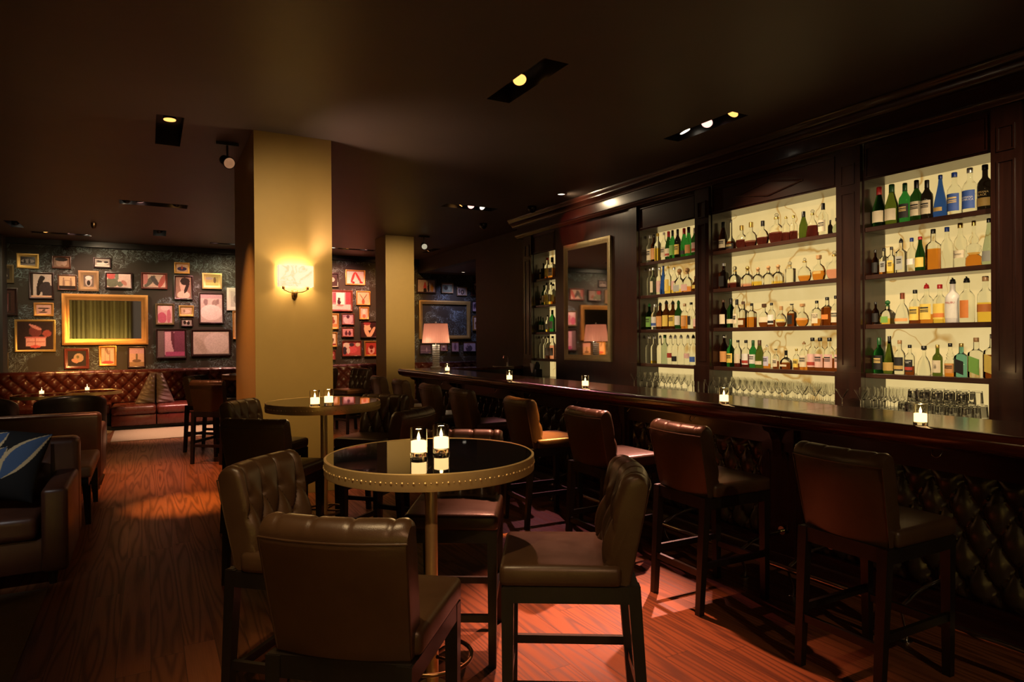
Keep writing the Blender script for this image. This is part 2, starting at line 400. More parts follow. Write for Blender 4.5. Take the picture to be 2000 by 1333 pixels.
slot('lf', 'recessed light at the left edge of the ceiling near the picture wall', [(0, .3, 'w', (-2.0, FY, 1.9), 70, 80)])
slot('c2', 'recessed wall-washer slot above the gold framed wall mirror', [(.3, 0, 'p', (-.7, FY, 1.2), 90, 120), (.85, 0, 'w', (-.4, FY, 2.0), 65, 130), (-.5, 0, 'a', (-.9, 14.2, .9), 420, 34)])
slot('c3', 'recessed wall-washer slot just left of the pillar top', [(-.7, 0, 'pm', (.65, FY, 1.3), 200, 80), (.2, 0, 'w', (1.45, FY, 1.7), 85, 120), (.7, 0, 'p', (.9, 14.1, .9), 260, 34)])
slot('rr', 'recessed light slot by the beam at the right of the slim pillar', [(0, .3, 'a', (5.3, FY, 1.7), 150, 100)])
slot('cm', 'recessed light slot between the two pillars', [(-.5, 0, 'a', (3.9, FY, 1.6), 170, 110), (.5, 0, 'pm', (4.1, FY, 1.6), 200, 110)])

# ------------------------------------------------------------------ bar chairs and stools
def tuft(x, z, su, sv, z0, x0, D, top=True):
    """diamond button tufting: height of the leather surface at (x, z); z0 = top button row, x0 = one of its buttons"""
    zz = z0-z
    if zz < 0 and top:
        dx = x-x0-round((x-x0)/su)*su; w = .05*su; k = math.exp(zz/(.25*sv))
        a = 1-.5*math.exp(-(dx/w)**2); b = abs(math.sin(PI*dx/su))**.9
        return D*((1-k)*(.78*a)+k*b)-D*.35*math.exp(-(dx*dx+zz*zz)/(.13*su)**2)
    p = (x-x0)/su+zz/(2*sv); q = (x-x0)/su-zz/(2*sv)
    h = (abs(math.sin(PI*p))*abs(math.sin(PI*q)))**.5
    n = round(zz/sv); xo = x0+(su/2 if n % 2 else 0); dx = x-xo-round((x-xo)/su)*su; dz = zz-n*sv
    return D*h-D*.35*math.exp(-(dx*dx+dz*dz)/(.13*su)**2)
def chair_back():
    mb = MB(); nu = 60; prof = []
    nF, nA = 44, 8
    for i in range(nF+1):
        s = i/nF; prof.append((-.165-.075*s**1.3, .655+.343*s, 0, 1, .16, 1 if s > .0 else 0))
    yc, zc, rr = -.282, .989, .043
    for i in range(1, nA+1):
        a = i/nA*PI*.94; prof.append((yc+rr*math.cos(a), zc+.010+rr*1.0*math.sin(a), 0, math.cos(a), math.sin(a), max(0, 1-i/nA*1.02)))
    for i in range(1, 6):
        s = i/5; prof.append((-.327+.070*s, .996-.351*s, 0, -1, 0, 0))
    n = len(prof)
    def P(u, j):
        y, z, _, ny, nz, k = prof[j]
        w = .203+.018*max(0, min(1, (z-.655)/.38)); x = (2*u-1)*w
        cv = .03*(2*u-1)**2
        d = tuft(x, z, .112, .125, .925, .056, .034) if k > 0 else 0
        e = min(1, (1-abs(2*u-1))/.10); e = e**.5 if e > 0 else 0
        b = min(1, (z-.655)/.05) if ny == 1 and nz == .16 else 1
        d *= k*e*max(0, b)
        return (x, y+cv+ny*d-(1-e)*.012*(ny > 0), z+nz*d-.006*math.cos(PI*(2*u-1))*0)
    vs = [P(i/nu, j) for j in range(n) for i in range(nu+1)]
    w = nu+1
    fs = [(j*w+i, j*w+i+1, (j+1)*w+i+1, (j+1)*w+i) for j in range(n-1) for i in range(nu)]
    fs += [((n-1)*w+i, (n-1)*w+i+1, i+1, i) for i in range(nu)]
    fs += [tuple(j*w for j in range(n)), tuple(j*w+nu for j in reversed(range(n)))]
    mb.add(vs, fs); return mb
def make_chair(name, label, cat, group):
    t = thing(name, label, cat, group=group)
    sb = MB().rbox(-.225, -.20, .642, .225, .245, .722, .022, 3, dome=.012)
    sb.build('seat', M['leather'], t, 50)
    bk = chair_back().build('backrest', M['leather'], t, 48)
    w = MB(); pts = [(x/10*.220, -.328+.03*(x/10)**2, .998) for x in range(-10, 11)]; w.tube(pts, .0035, 6)
    for q in (-1, 1): w.tube([(q*.220, -.299, .998), (q*.212, -.263, .82), (q*.204, -.228, .655)], .003, 6)
    w.build('welt', M['leather'], bk, 60)
    for z, xs_ in ((.925, (-.168, -.056, .056, .168)), (.80, (-.112, 0, .112)), (.70, (-.168, -.056, .056, .168))):
        for x in xs_:
            sz = (z-.655)/.343; yy = -.165-.075*sz**1.3+.03*(x/.217)**2+.002
            MB().lathe([(0,.008),(.006,.0065),(.010,.002),(.010,-.006)], 10).move(Matrix.Translation((x, yy-.008, z)) @ Matrix.Rotation(-PI/2+.1, 4, 'X')).build('button', M['leather'], bk, 60)
    ap = MB()
    ap.box(-.215, .205, .585, .215, .232, .645).box(-.215, -.262, .585, .215, -.235, .652)
    ap.box(-.218, -.24, .585, -.192, .21, .645).box(.192, -.24, .585, .218, .21, .645)
    ap.build('apron', M['leg'], t)
    for s in (-1, 1):
        a, b = sorted((s*.220, s*.174)); c, d = sorted((s*.212, s*.176))
        MB().hexa([(c,.202,0),(d,.202,0),(d,.236,0),(c,.236,0)], [(a,.192,.64),(b,.192,.64),(b,.238,.64),(a,.238,.64)]).build('leg', M['leg'], t)
        MB().hexa([(c,-.305,0),(d,-.305,0),(d,-.270,0),(c,-.270,0)], [(a,-.266,.65),(b,-.266,.65),(b,-.22,.65),(a,-.22,.65)]).build('leg', M['leg'], t)
        a, b = sorted((s*.206, s*.186))
        MB().hexa([(a,-.275,.252),(b,-.275,.252),(b,.21,.252),(a,.21,.252)], [(a,-.275,.287),(b,-.275,.287),(b,.21,.287),(a,.21,.287)]).build('stretcher', M['leg'], t)
    MB().box(-.19, -.285, .21, .19, -.265, .245).build('stretcher', M['leg'], t)
    MB().box(-.19, .208, .21, .19, .228, .245).build('stretcher', M['leg'], t)
    return t
proto = make_chair('bar_chair', 'bar chair', 'chair', None)
used = [False]
def chair(name, label, cat, x, y, face, group):
    rz = math.atan2(-face[0], face[1])
    if not used[0]:
        used[0] = True; o = proto; o.name = name; o.location = (x, y, 0); o.rotation_euler = (0, 0, rz); o['label'] = label
    else:
        o = dup(proto, (x, y, 0), rz, label); o.name = name
    o['category'] = cat; o['group'] = group; return o
G1 = 'tufted bar chairs around the round tables'
chair('bar_chair', 'tufted leather bar chair at the near table, turning its plain back to the viewer', 'chair', .625, 2.05, (.64, .768), G1)
chair('bar_chair', 'bar chair with olive-brown tufted back, left of the near table', 'chair', .600, 2.775, (.72, -.69), G1)
chair('bar_chair', 'bar chair seen side-on at the near table, right of the brass pole', 'chair', 1.435, 2.175, (-.85, .53), G1)
chair('bar_chair', 'bar chair tucked behind the near table, its top just over the tabletop', 'chair', 1.36, 3.05, (-.52, -.85), G1)
chair('bar_chair', 'bar chair with buttoned back beside the wide pillar, left of the second table', 'chair', .86, 5.72, (.77, -.64), G1)
chair('bar_chair', 'bar chair with plain dark back in front of the wide pillar', 'chair', .75, 4.62, (.64, .77), G1)
chair('bar_chair', 'bar chair with deeply buttoned back, right of the second table', 'chair', 1.68, 5.56, (-.72, -.69), G1)
chair('bar_chair', 'bar chair with plain back between the second table and the bar stools', 'chair', 1.50, 4.63, (-.6, .8), G1)
chair('bar_chair', 'distant bar chair with tufted back half hidden left of the wide pillar', 'chair', .78, 10.13, (.77, -.64), G1)
chair('bar_chair', 'distant bar chair with plain back in front of the red banquette', 'chair', .80, 9.27, (.6, .8), G1)
chair('bar_chair', 'distant bar chair with orange-lit seat between the two pillars', 'chair', 2.95, 10.95, (-.9, -.42), G1)
chair('bar_chair', 'distant dark bar chair by the table between the two pillars', 'chair', 2.62, 11.72, (-.15, .98), G1)
G2 = 'leather stools along the bar'
SL = ['bar stool at the right, nearest the viewer, below the rightmost bar candle', 'bar stool with pink-lit top edge standing behind the side-on bar chair',
      'third bar stool along the bar, with a pink-lit seat', 'fourth bar stool along the bar, with an orange-lit back and seat', 'fifth bar stool along the bar, behind the near table candles',
      'sixth bar stool along the bar, below the crystal lamp', 'seventh bar stool along the bar, in front of the slim pillar', 'last bar stool, farthest along the bar by the slim pillar']
for l, y in zip(SL, (1.86, 2.88, 3.82, 4.78, 5.95, 6.8, 7.75, 8.65)):
    chair('bar_stool', l, 'bar stool', 2.965, y, (1, random.uniform(-.05, .05)), G2)

# ------------------------------------------------------------------ candles
def make_candle():
    t = thing('votive_candle', 'candle', 'candle', group='votive candles in clear glasses')
    MB().lathe([(0,.0),(.034,.0),(.035,.002),(.035,.118),(.0325,.118),(.0325,.018),(0,.018)], 28).build('glass_cup', M['cup'], t, 40)
    MB().lathe([(0,.022),(.031,.022),(.031,.066),(.026,.068),(.006,.064),(0,.064)], 24).build('wax', M['wax'], t, 40)
    MB().lathe([(0,.066),(.006,.071),(.0075,.079),(.004,.092),(0,.103)], 12).build('flame', M['flame'], t, 60)
    return t
cproto = None
def candle(x, y, z, label, power=1.1):
    global cproto
    if cproto is None:
        cproto = make_candle(); c = cproto; c.location = (x, y, z); c['label'] = label
    else: c = dup(cproto, (x, y, z), random.uniform(0, 6), label)
    point((x, y, z+.125), power, (1, .62, .25), .012)

# ------------------------------------------------------------------ pedestal tables
def make_table():
    t = thing('pedestal_table', 'table', 'table', group='round brass-rimmed bar tables')
    R = .43
    MB().lathe([(0,1.062),(R-.008,1.062),(R-.008,1.07),(0,1.07)], 72).build('tabletop', M['black_glass'], t, 30)
    rim = MB().lathe([(R-.02,1.008),(R,1.008),(R+.001,1.012),(R+.001,1.069),(R-.004,1.0725),(R-.009,1.071),(R-.012,1.05)], 96).build('rim', M['brass'], t, 40)
    rv = MB(); n = 132
    for i in range(n):
        a = 2*PI*i/n; r = .0058 if i % 2 == 0 else .0034
        b = MB().lathe([(r,0),(r*.75,r*.6),(0,r*.85)], 8).move(Matrix.Translation((R*math.cos(a), R*math.sin(a), 1.038)) @ Matrix.Rotation(a, 4, 'Z') @ Matrix.Rotation(PI/2, 4, 'Y'))
        rv.add(b.v, b.f)
    rv.build('rivets', M['brass'], rim, 60)
    MB().lathe([(0,.02),(.026,.02),(.026,1.0),(.09,1.0),(.09,1.012),(0,1.012)], 32).build('stem', M['brass'], t, 40)
    MB().cyl((0,0,1.012), (0,0,1.06), R*.93, R*.96, 48).build('underside', M['black_metal'], t)
    fr = MB().tube([(.165*math.cos(2*PI*i/48), .165*math.sin(2*PI*i/48), .225) for i in range(48)], .009, 8, True)
    for k in range(4):
        a = k*PI/2+.5; fr.cyl((.02*math.cos(a), .02*math.sin(a), .225), (.165*math.cos(a), .165*math.sin(a), .225), .008)
    fr.build('foot_ring', M['bronze'], t, 50)
    MB().lathe([(0,0),(.21,0),(.21,.008),(.19,.016),(.07,.02),(.062,.03),(.062,.10),(.05,.106),(0,.106)], 48).build('base', M['brass'], t, 40)
    return t
tb = make_table(); tb.location = (1.03, 2.57, 0); tb['label'] = 'near round table with studded brass rim and black glass top'
dup(tb, (1.19, 5.18, 0), .4, 'second round table with brass rim standing before the wide pillar')
dup(tb, (1.32, 9.92, 0), .7, 'far round table half hidden by the wide pillar')
dup(tb, (2.5, 12.42, 0), .9, 'far round table seen between the two pillars')
candle(.959, 2.523, 1.07, 'left candle of the pair on the near round table', 1.6)
candle(1.075, 2.565, 1.07, 'right candle of the pair on the near round table', 1.6)
candle(1.039, 4.794, 1.07, 'left candle of the pair on the second round table', 1.4)
candle(1.15, 4.85, 1.07, 'right candle of the pair on the second round table', 1.4)
BC = [(3.771, 8.75, 'farthest bar candle, just right of the crystal lamp'), (3.532, 6.451, 'second farthest bar candle, by the narrow bottle bay'),
      (3.661, 5.175, 'bar candle below the dark panel right of the mirror'), (3.583, 3.367, 'bar candle in front of the stemware of the middle bay'), (3.589, 2.009, 'nearest bar candle, at the right, before the rightmost bay')]
for x, y, l in BC: candle(x, y, 1.07, l, 1.0)

# ------------------------------------------------------------------ bar counter
bar = thing('bar_counter', 'long dark mahogany bar with tufted leather front panels and brass foot rail', 'bar', (0, 0, 0))
Y0, Y1 = -1.2, 10.14
SEAM = [Y0, 1.02, 2.826, 4.59, 6.4, 8.25, Y1]
for a, b in zip(SEAM, SEAM[1:]):
    # top plank and rounded armrest nosing of each section
    MB().box(3.60, a+.002, 1.03, 4.18, b-.002, 1.07).build('bar_top', M['bartop'], bar)
    pr = [(3.60,1.03),(3.60,1.07),(3.57,1.076),(3.535,1.074),(3.515,1.062),(3.507,1.04),(3.512,1.005),(3.53,.98),(3.56,.965),(3.60,.96)]
    MB().prism(pr, 1, a+.002, b-.002).build('armrest', M['bartop'], bar, 50)
MB().box(3.57, Y0, .955, 4.16, Y1-.01, 1.03).build('under_top', M['mahog'], bar)
MB().box(3.80, Y0, .1, 4.14, Y1-.25, .96).build('carcass', M['mahog'], bar)
MB().box(3.74, Y0, .845, 3.80, Y1-.25, .955).build('frieze_board', M['mahog'], bar)
MB().prism([(3.80,.0),(3.70,.0),(3.70,.085),(3.715,.1),(3.74,.11),(3.74,.13),(3.80,.14)], 1, Y0, Y1-.25).build('plinth', M['mahog'], bar, 50)
MB().box(3.80, Y0, 0, 4.10, Y1-.3, .1).build('base', M['mahog'], bar)
PB = [(1.0, 1.22), (2.90, 3.14), (4.66, 4.86), (6.45, 6.65), (8.25, 8.45), (9.72, 9.9)]
edges = [Y0]+[v for p in PB for v in p]+[Y1-.25]
def bar_panel(a, b, z0=.15, z1=.83):
    mb = MB(); n = max(1, round((b-a)/.168)); su = (b-a)/n; sv = .135
    nu = n*14; nv = 60
    def P(u, v):
        y = a+(b-a)*u; z = z0+(z1-z0)*v
        d = tuft(y, z, su, sv, z1-.055, a, .042)
        e = min(1, min(u, 1-u)*(b-a)/.05, min(v, 1-v)*(z1-z0)/.05); e = e**.6
        return (3.785-d*e, y, z)
    mb.grid(P, nu, nv); return mb.build('tufted_panel', M['panel_leather'], bar, 60)
for a, b in zip(edges[0::2], edges[1::2]):
    if b-a < .3: continue
    tpn = bar_panel(a+.035, b-.035)
    fr = MB().box(3.745, a, .815, 3.80, b, .845).box(3.745, a, .12, 3.80, b, .155).box(3.745, a, .15, 3.80, a+.035, .82).box(3.745, b-.035, .15, 3.80, b, .82)
    fr.build('panel_frame', M['mahog'], tpn)
for a, b in PB:
    p = MB().box(3.72, a, 0, 3.81, b, .955).box(3.705, a-.015, 0, 3.81, b+.015, .16).box(3.705, a-.015, .84, 3.81, b+.015, .955)
    p.box(3.712, a+.04, .24, 3.73, b-.04, .255).box(3.712, a+.04, .76, 3.73, b-.04, .775).box(3.712, a+.04, .24, 3.73, a+.052, .775).box(3.712, b-.052, .24, 3.73, b-.04, .775)
    po = p.build('pilaster', M['mahogv'], bar)
    br = MB().prism([(3.80,.955),(3.60,.955),(3.62,.92),(3.67,.90),(3.70,.84),(3.71,.76),(3.73,.70),(3.80,.68)], 1, (a+b)/2-.035, (a+b)/2+.035)
    br.build('corbel', M['mahogv'], po, 50)
rail = MB().tube([(3.31, y, .17) for y in (Y0, 2, 5, Y1-.3)], .019, 14); rail = rail.build('foot_rail', M['steel'], bar)
for y in (.55, 1.25, 1.95, 2.62, 2.98, 3.7, 4.5, 5.3, 6.1, 6.9, 7.7, 8.5, 9.3):
    b = MB().tube([(3.72, y, .25), (3.55, y, .245), (3.42, y, .225), (3.33, y, .19), (3.31, y, .17)], .011, 8)
    b.tube([(3.31, y, .17), (3.33, y, .1), (3.36, y, .05), (3.35, y, .0)], .008, 8); b.lathe([(0,0),(.03,0),(.03,.006),(0,.01)], 12, (3.35, y, 0)); b.cyl((3.715, y, .25), (3.70, y, .25), .028)
    b.build('rail_bracket', M['chrome'], rail, 50)
for y in (1.983, 3.794, 4.584, 5.374, 6.3, 7.1, 8.0, 8.759):
    hk = MB().tube([(3.745, y-.025, .945), (3.70, y-.025, .93), (3.685, y-.02, .905), (3.685, y, .893), (3.685, y+.02, .905), (3.70, y+.025, .93), (3.745, y+.025, .945)], .0035, 6)
    hk.build('purse_hook', M['chrome'], bar, 60)
# return of the bar towards the wall at its far end
rt = thing('bar_return', 'short mahogany bar return between the far bar end and the charcoal wall', 'bar')
MB().box(4.184, 9.76, 1.03, RX-.003, Y1, 1.07).build('top', M['bartop'], rt)
MB().box(4.20, 9.82, 0, RX-.003, 10.02, 1.03).build('front', M['mahogv'], rt)

# crystal table lamp at the far end of the bar
lp = thing('table_lamp', 'table lamp with pink pleated shade and stacked crystal stem on the bar', 'lamp', (4.045, 9.84, 1.0705))
def pleat(u, v):
    a = 2*PI*u; r = (.22-.034*v)*(1+.012*math.cos(u*2*PI*44)); return (r*math.cos(a), r*math.sin(a), .41+.315*v)
t = NT('pink_pleated_silk'); tl = t.n('ShaderNodeBsdfTranslucent'); tl.inputs[0].default_value = (.75, .36, .27, 1); df = t.n('ShaderNodeBsdfDiffuse'); df.inputs[0].default_value = (.5, .22, .17, 1)
mx = t.n('ShaderNodeMixShader'); mx.inputs[0].default_value = .6; t.l(df.outputs[0], mx.inputs[1]); t.l(tl.outputs[0], mx.inputs[2]); t.l(mx.outputs[0], t.out.inputs[0])
shd = MB().grid(pleat, 176, 4, True).build('shade', t.m, lp, 60, False)
trm = plain('maroon_trim', (.12, .03, .025), .6)
for z, r in ((.41, .221), (.725, .187)): MB().tube([(r*math.cos(2*PI*i/48), r*math.sin(2*PI*i/48), z) for i in range(48)], .004, 6, True).build('shade_trim', trm, shd, 60)
cr = NT('lead_crystal'); cr.bsdf((.92, .9, .82), .12, Transmission_Weight=.35, IOR=1.5)
st = MB()
st.lathe([(0,0),(.085,0),(.09,.006),(.09,.03),(.082,.036),(0,.036)], 28)
for k in range(10): st.lathe([(0,.038+k*.035),(.055,.038+k*.035),(.06,.043+k*.035),(.06,.064+k*.035),(.055,.069+k*.035),(0,.069+k*.035)], 24)
st.build('crystal_stem', cr.m, lp, 30)
MB().cyl((0,0,.38), (0,0,.735), .006).lathe([(0,.732),(.014,.735),(.016,.748),(.008,.76),(0,.764)], 14).build('finial', M['white'], lp)
point((4.045, 9.84, 1.07+.57), 1.5, (1, .60, .42), .035)
for q in (0, 1, 2):  # small lights added under the shade to brighten the crystal stem
    point((4.045+.125*math.cos(q*2.1+3.6), 9.84+.125*math.sin(q*2.1+3.6), 1.07+.425), .9, (1, .80, .55), .02)

# ------------------------------------------------------------------ wall sconce
sc = thing('wall_sconce', 'lit rectangular alabaster sconce with bronze bracket on the wide pillar', 'wall light', (1.286, CY0, 2.18))
t = NT('alabaster'); c = t.coord(); n = t.noise(c, 7, 4, .6, .8); v = t.math('SUBTRACT', 1, t.math('MULTIPLY', t.math('ABSOLUTE', t.math('SUBTRACT', n.outputs[0], .5)), 22), clamp=True)
colr = t.mix(t.math('MULTIPLY', v, .6), t.mix(t.noise(c, 3, 2).outputs[0], (.95, .80, .54), (1, .90, .68)), (.5, .3, .12))
t.bsdf((.7, .6, .45), .5, Emission_Color=colr, Emission_Strength=.82)
s = MB(); hw, hh, dp = .165, .105, .12
s.box(-hw, -dp, -hh, hw, -dp+.012, hh).box(-hw, -dp+.012, -hh, -hw+.012, -.02, hh).box(hw-.012, -dp+.012, -hh, hw, -.02, hh)
s.build('shade', t.m, sc)
b = MB().rbox(-.028, -.03, -.21, .028, 0, -.13, .01).lathe([(0,-.225),(.02,-.2),(.026,-.17),(.02,-.14),(0,-.128)], 16, (0,-.04,0))
b.tube([(0,-.04,-.16),(-.06,-.06,-.155),(-.11,-.07,-.135),(-.115,-.07,-.105)], .006).tube([(0,-.04,-.16),(.06,-.06,-.155),(.11,-.07,-.135),(.115,-.07,-.105)], .006)
b.cyl((-.115,-.07,-.13), (-.115,-.07,-.10), .014).cyl((.115,-.07,-.13), (.115,-.07,-.10), .014)
b.build('bracket', M['bronze'], sc, 50)
for dx in (-.07, .07):
    point((1.286+dx, CY0-.065, 2.18+.05), 4.2, (1, .70, .38), .02)
    point((1.286+dx, CY0-.065, 2.18-.06), 2, (1, .66, .34), .02)

spot((1.40, CY0-.085, 2.30), (2.25, 6.45, CZ), 46, (1, .66, .48), 84, 1.0, .04)   # added spot above the sconce, imitating ceiling glow reflected off a tabletop

# ------------------------------------------------------------------ ceiling spots and domes
def ceil_spot(x, y, label, tgt, lit):
    t = thing('ceiling_spotlight', label, 'spotlight', (x, y, CZ), 0, 'adjustable spotlights under the ceiling')
    d = (Vector(tgt)-Vector((x, y, CZ-.2))).normalized()
    MB().box(-.11, -.02, -.03, .11, .02, -.0005).build('mount', M['black_metal'], t)
    c = Vector((0, 0, -.2))
    MB().cyl((0,0,-.02), (0,0,-.2), .01).build('arm', M['black_metal'], t)
    hd = MB().cyl(c-d*.09, c+d*.05, .05, .062, 24).build('head', M['black_metal'], t, 50)
    MB().cyl(c+d*.05, c+d*.054, .054, .054, 24).build('lens', M[lit], hd)
M['lens_dim'] = emis('dim_lens', (.9, .42, .2), .45, .6); M['lens_pale'] = emis('pale_lens', (.9, .8, .55), .7, .5)
ceil_spot(.735, 7.40, 'black spotlight hanging beside the top of the wide pillar', (1.5, 4.9, 2.2), 'lens_dim')
ceil_spot(4.82, 12.3, 'small spotlight with pale lens by the slim pillar top', (3.8, 8.0, 1.6), 'lens_pale')
def dome(x, y, label, r=.07, mat=None, name='ceiling_dome_camera'):
    tag(MB().lathe([(0,-.0005),(r,-.0005),(r,-.03),(r*.92,-.055),(r*.6,-.09),(0,-.105)], 24).build(name, mat or M['black_glass'], None, 40), label, 'camera' if 'camera' in name else 'sprinkler', 'small domes on the ceiling').location = (x, y, CZ)
dome(5.24, 8.80, 'black dome camera right above the far end of the cornice')
dome(5.24, 10.5, 'black dome camera on the ceiling beyond the cornice')
dome(-.81, 13.5, 'tiny dark sprinkler head on the left of the ceiling', .045, M['bronze'], 'ceiling_sprinkler')
def downlight(x, y, z, label, tgt, pw, colr, r=.055, ang=110):
    t = thing('round_downlight', label, 'ceiling light', (x, y, z))
    MB().lathe([(r*1.25,-.001),(r*1.25,-.008),(r,-.010),(r*.92,-.002)], 24).build('trim_ring', M['chrome'], t, 40)
    MB().lathe([(0,-.004),(r*.92,-.004),(r*.92,-.002),(0,-.002)], 24).build('lens', M['lamp_white'], t)
    spot((x, y, z-.03), tgt, pw, colr, ang)
downlight(5.16, 7.85, CZ, 'bright round downlight in front of the cornice above the mirror', (5.5, 7.7, 3.2), 32, WRM, ang=165)
downlight(3.62, 14.75, CZ, 'bright round downlight between the two pillars', (3.7, FY, 1.9), 100, WRM)
downlight(7.1, 15.4, 3.26, 'round downlight in the low alcove ceiling', (7.0, FY, 1.0), 55, CLD)

# ------------------------------------------------------------------ back bar
FX = 5.65; OX = 5.97; ZS = (2.525, 2.096, 1.652, 1.212); ZT = 2.945; ZB = .90
BAYS = {4: (2.628, 3.652), 3: (3.913, 5.478), 2: (5.722, 6.75), 1: (8.798, 9.463)}
BN = {4: 'rightmost', 3: 'wide middle', 2: 'third from the right', 1: 'narrow leftmost'}
def panel_ring(mb, y0, y1, z0, z1, w=.012, x=FX, d=.012):
    mb.box(x-d, y0, z0, x, y1, z0+w).box(x-d, y0, z1-w, x, y1, z1).box(x-d, y0, z0+w, x, y0+w, z1-w).box(x-d, y1-w, z0+w, x, y1, z1-w)
for k, (a, b) in BAYS.items():
    cabn = thing('bottle_cabinet', f'dark mahogany back-bar cabinet with backlit onyx, the {BN[k]} bay of bottles', 'cabinet', group='bottle cabinets of the back bar')
    MB().box(OX, a-.03, ZB, OX+.05, b+.03, ZT+.1).build('onyx_panel', M['onyx'], cabn)
    for yy in (a, b):
        s = 1 if yy == b else -1
        MB().box(FX+.01, min(yy, yy+s*.03), ZB, OX, max(yy, yy+s*.03), ZT+.1).build('side_panel', M['mahogv'], cabn)
    hp = MB().box(FX, a+.001, ZT, FX+.03, b-.001, 3.27)
    panel_ring(hp, a+.02, b-.02, ZT+.02, 3.235, .012)
    if k == 3:
        yc, zc = (a+b)/2, 3.09
        dm = [(yc-.42, zc), (yc, zc+.075), (yc+.42, zc), (yc, zc-.075)]
        for i in range(4):
            p, q = dm[i], dm[(i+1) % 4]; hp.tube([(FX-.004, *p), (FX-.004, *q)], .008, 6)
    hp.box(FX+.03, a+.001, ZT, OX, b-.001, ZT+.02)
    hp.build('header_panel', M['mahog'], cabn)
    for z in ZS: MB().rbox(FX+.015, a, z-.042, OX, b, z, .004, 1).build('shelf', M['shelf'], cabn)
PL = [(2.40, 2.628, 'plain right end'), (3.652, 3.913, 'between the rightmost and middle bays'), (5.478, 5.722, 'right of the third bay'), (6.75, 6.93, 'right of the mirror panel'), (9.463, 9.745, 'far left end')]
for a, b, nm in PL:
    m = MB().box(FX-.035, a+.012, ZB, FX+.008, b-.012, 3.27).box(FX-.05, a+.001, ZB, FX+.008, b-.001, 1.22)
    w = b-a
    for z0, z1 in ((1.27, 2.86), (2.93, 3.02+.1)):
        if w > .2: panel_ring(m, a+w*.24, b-w*.24, z0, z1, .012, FX-.035, .010)
    tag(m.build('pilaster_panel', M['mahogv']), 'carved dark mahogany pilaster of the back bar, '+nm, 'pilaster', 'pilasters of the back bar')
tag(MB().box(FX-.01, 6.932, ZB, FX+.05, 8.765, 3.27).build('mirror_panel', M['mahogv']), 'plain dark mahogany panel carrying the tall mirror behind the bar', 'panel')
tag(MB().box(FX-.02, 1.0, ZB, FX+.05, 2.398, 3.27).build('end_panel', M['mahogv']), 'plain dark mahogany panel at the right end of the back bar', 'panel')
tag(MB().box(FX+.05, 9.715, ZB, RX-.005, 9.745, 3.27).build('side_board', M['mahogv']), 'narrow mahogany side of the back bar against the charcoal wall', 'panel')
co = thing('back_bar_cornice', 'deep stepped mahogany cornice running along the top of the back bar', 'cornice')
EY = 9.93
MB().box(FX-.06, 1.0, 3.33, RX-.005, EY-.03, 3.50).build('frieze', M['mahog'], co)
MB().prism([(FX+.1,3.271),(FX-.055,3.271),(FX-.062,3.285),(FX-.085,3.30),(FX-.088,3.318),(FX-.10,3.322),(FX-.10,3.335),(FX-.06,3.34),(FX+.1,3.34)], 1, 1.0, EY).build('lower_molding', M['mahog'], co, 60)
MB().prism([(FX+.1,3.45),(FX-.06,3.45),(FX-.062,3.462),(FX-.085,3.468),(FX-.088,3.482),(FX-.10,3.495),(FX-.125,3.52),(FX-.15,3.53),(FX-.152,3.548),(FX-.165,3.56),(FX-.178,3.58),(FX-.18,3.596),(FX+.1,3.596)], 1, 1.0, EY+.1).build('crown_molding', M['mahog'], co, 60)
bc = thing('back_counter', 'low dark back-bar counter carrying the stemware behind the bar', 'counter')
MB().box(5.03, 1.0, ZB-.045, RX-.005, 9.745, ZB-.001).build('worktop', M['mahog'], bc)
MB().box(5.08, 1.0, 0, RX-.01, 9.745, ZB-.045).build('cupboards', M['mahog'], bc)
# framed mirror on the panel
fm = thing('framed_mirror', 'tall carved silver-gilt mirror on the mahogany panel behind the bar', 'mirror', (FX-.011, 7.901, 2.09), -PI/2)
mb = MB().frame(1.165, 1.755, .085, .035)
mb.build('frame', FR['carved'], fm, 50)
MB().box(-.505, -.012, -.80, .505, -.006, .80).build('mirror_glass', M['mirror'], fm)

# ---- bottles: solid glass with the drink inside, bodies turned on a lathe
GC = {'cl': (.93, .95, .92), 'gr': (.03, .25, .06), 'dg': (.015, .06, .015), 'ol': (.10, .15, .025), 'bk': (.012, .009, .008), 'bl': (.03, .10, .55), 'te': (.18, .5, .5), 'br': (.06, .018, .005), 'gg': (.5, .6, .5), 'wh': (.85, .82, .78)}
GN = {'cl': 'clear', 'gr': 'bright green', 'dg': 'dark green', 'ol': 'olive green', 'bk': 'black', 'bl': 'blue', 'te': 'teal', 'br': 'brown', 'gg': 'grey-green', 'wh': 'white'}
LC = {'am': (.72, .28, .04), 'da': (.22, .055, .01), 'ye': (.95, .68, .12), 'rd': (.10, .018, .018), 'pk': (.85, .4, .35), 'or': (.9, .35, .12)}
gcache = {}
def bottle_glass(g, l, lev):
    k = (g, l, lev)
    if k in gcache: return gcache[k]
    t = NT('bottle_glass_'+g+(l or ''))
    if g == 'wh': t.bsdf(GC[g], .25); gcache[k] = t.m; return t.m
    col = GC[g]
    if l:
        tc = t.n('ShaderNodeTexCoord'); sp = t.n('ShaderNodeSeparateXYZ'); t.l(tc.outputs['Generated'], sp.inputs[0])
        col = t.mix(t.math('LESS_THAN', sp.outputs[2], lev), GC[g], tuple(a*min(1, b*1.08) for a, b in zip(LC[l], GC[g])))
    t.bsdf(col, .02, Transmission_Weight=1.0, IOR=1.28); gcache[k] = t.m; return t.m
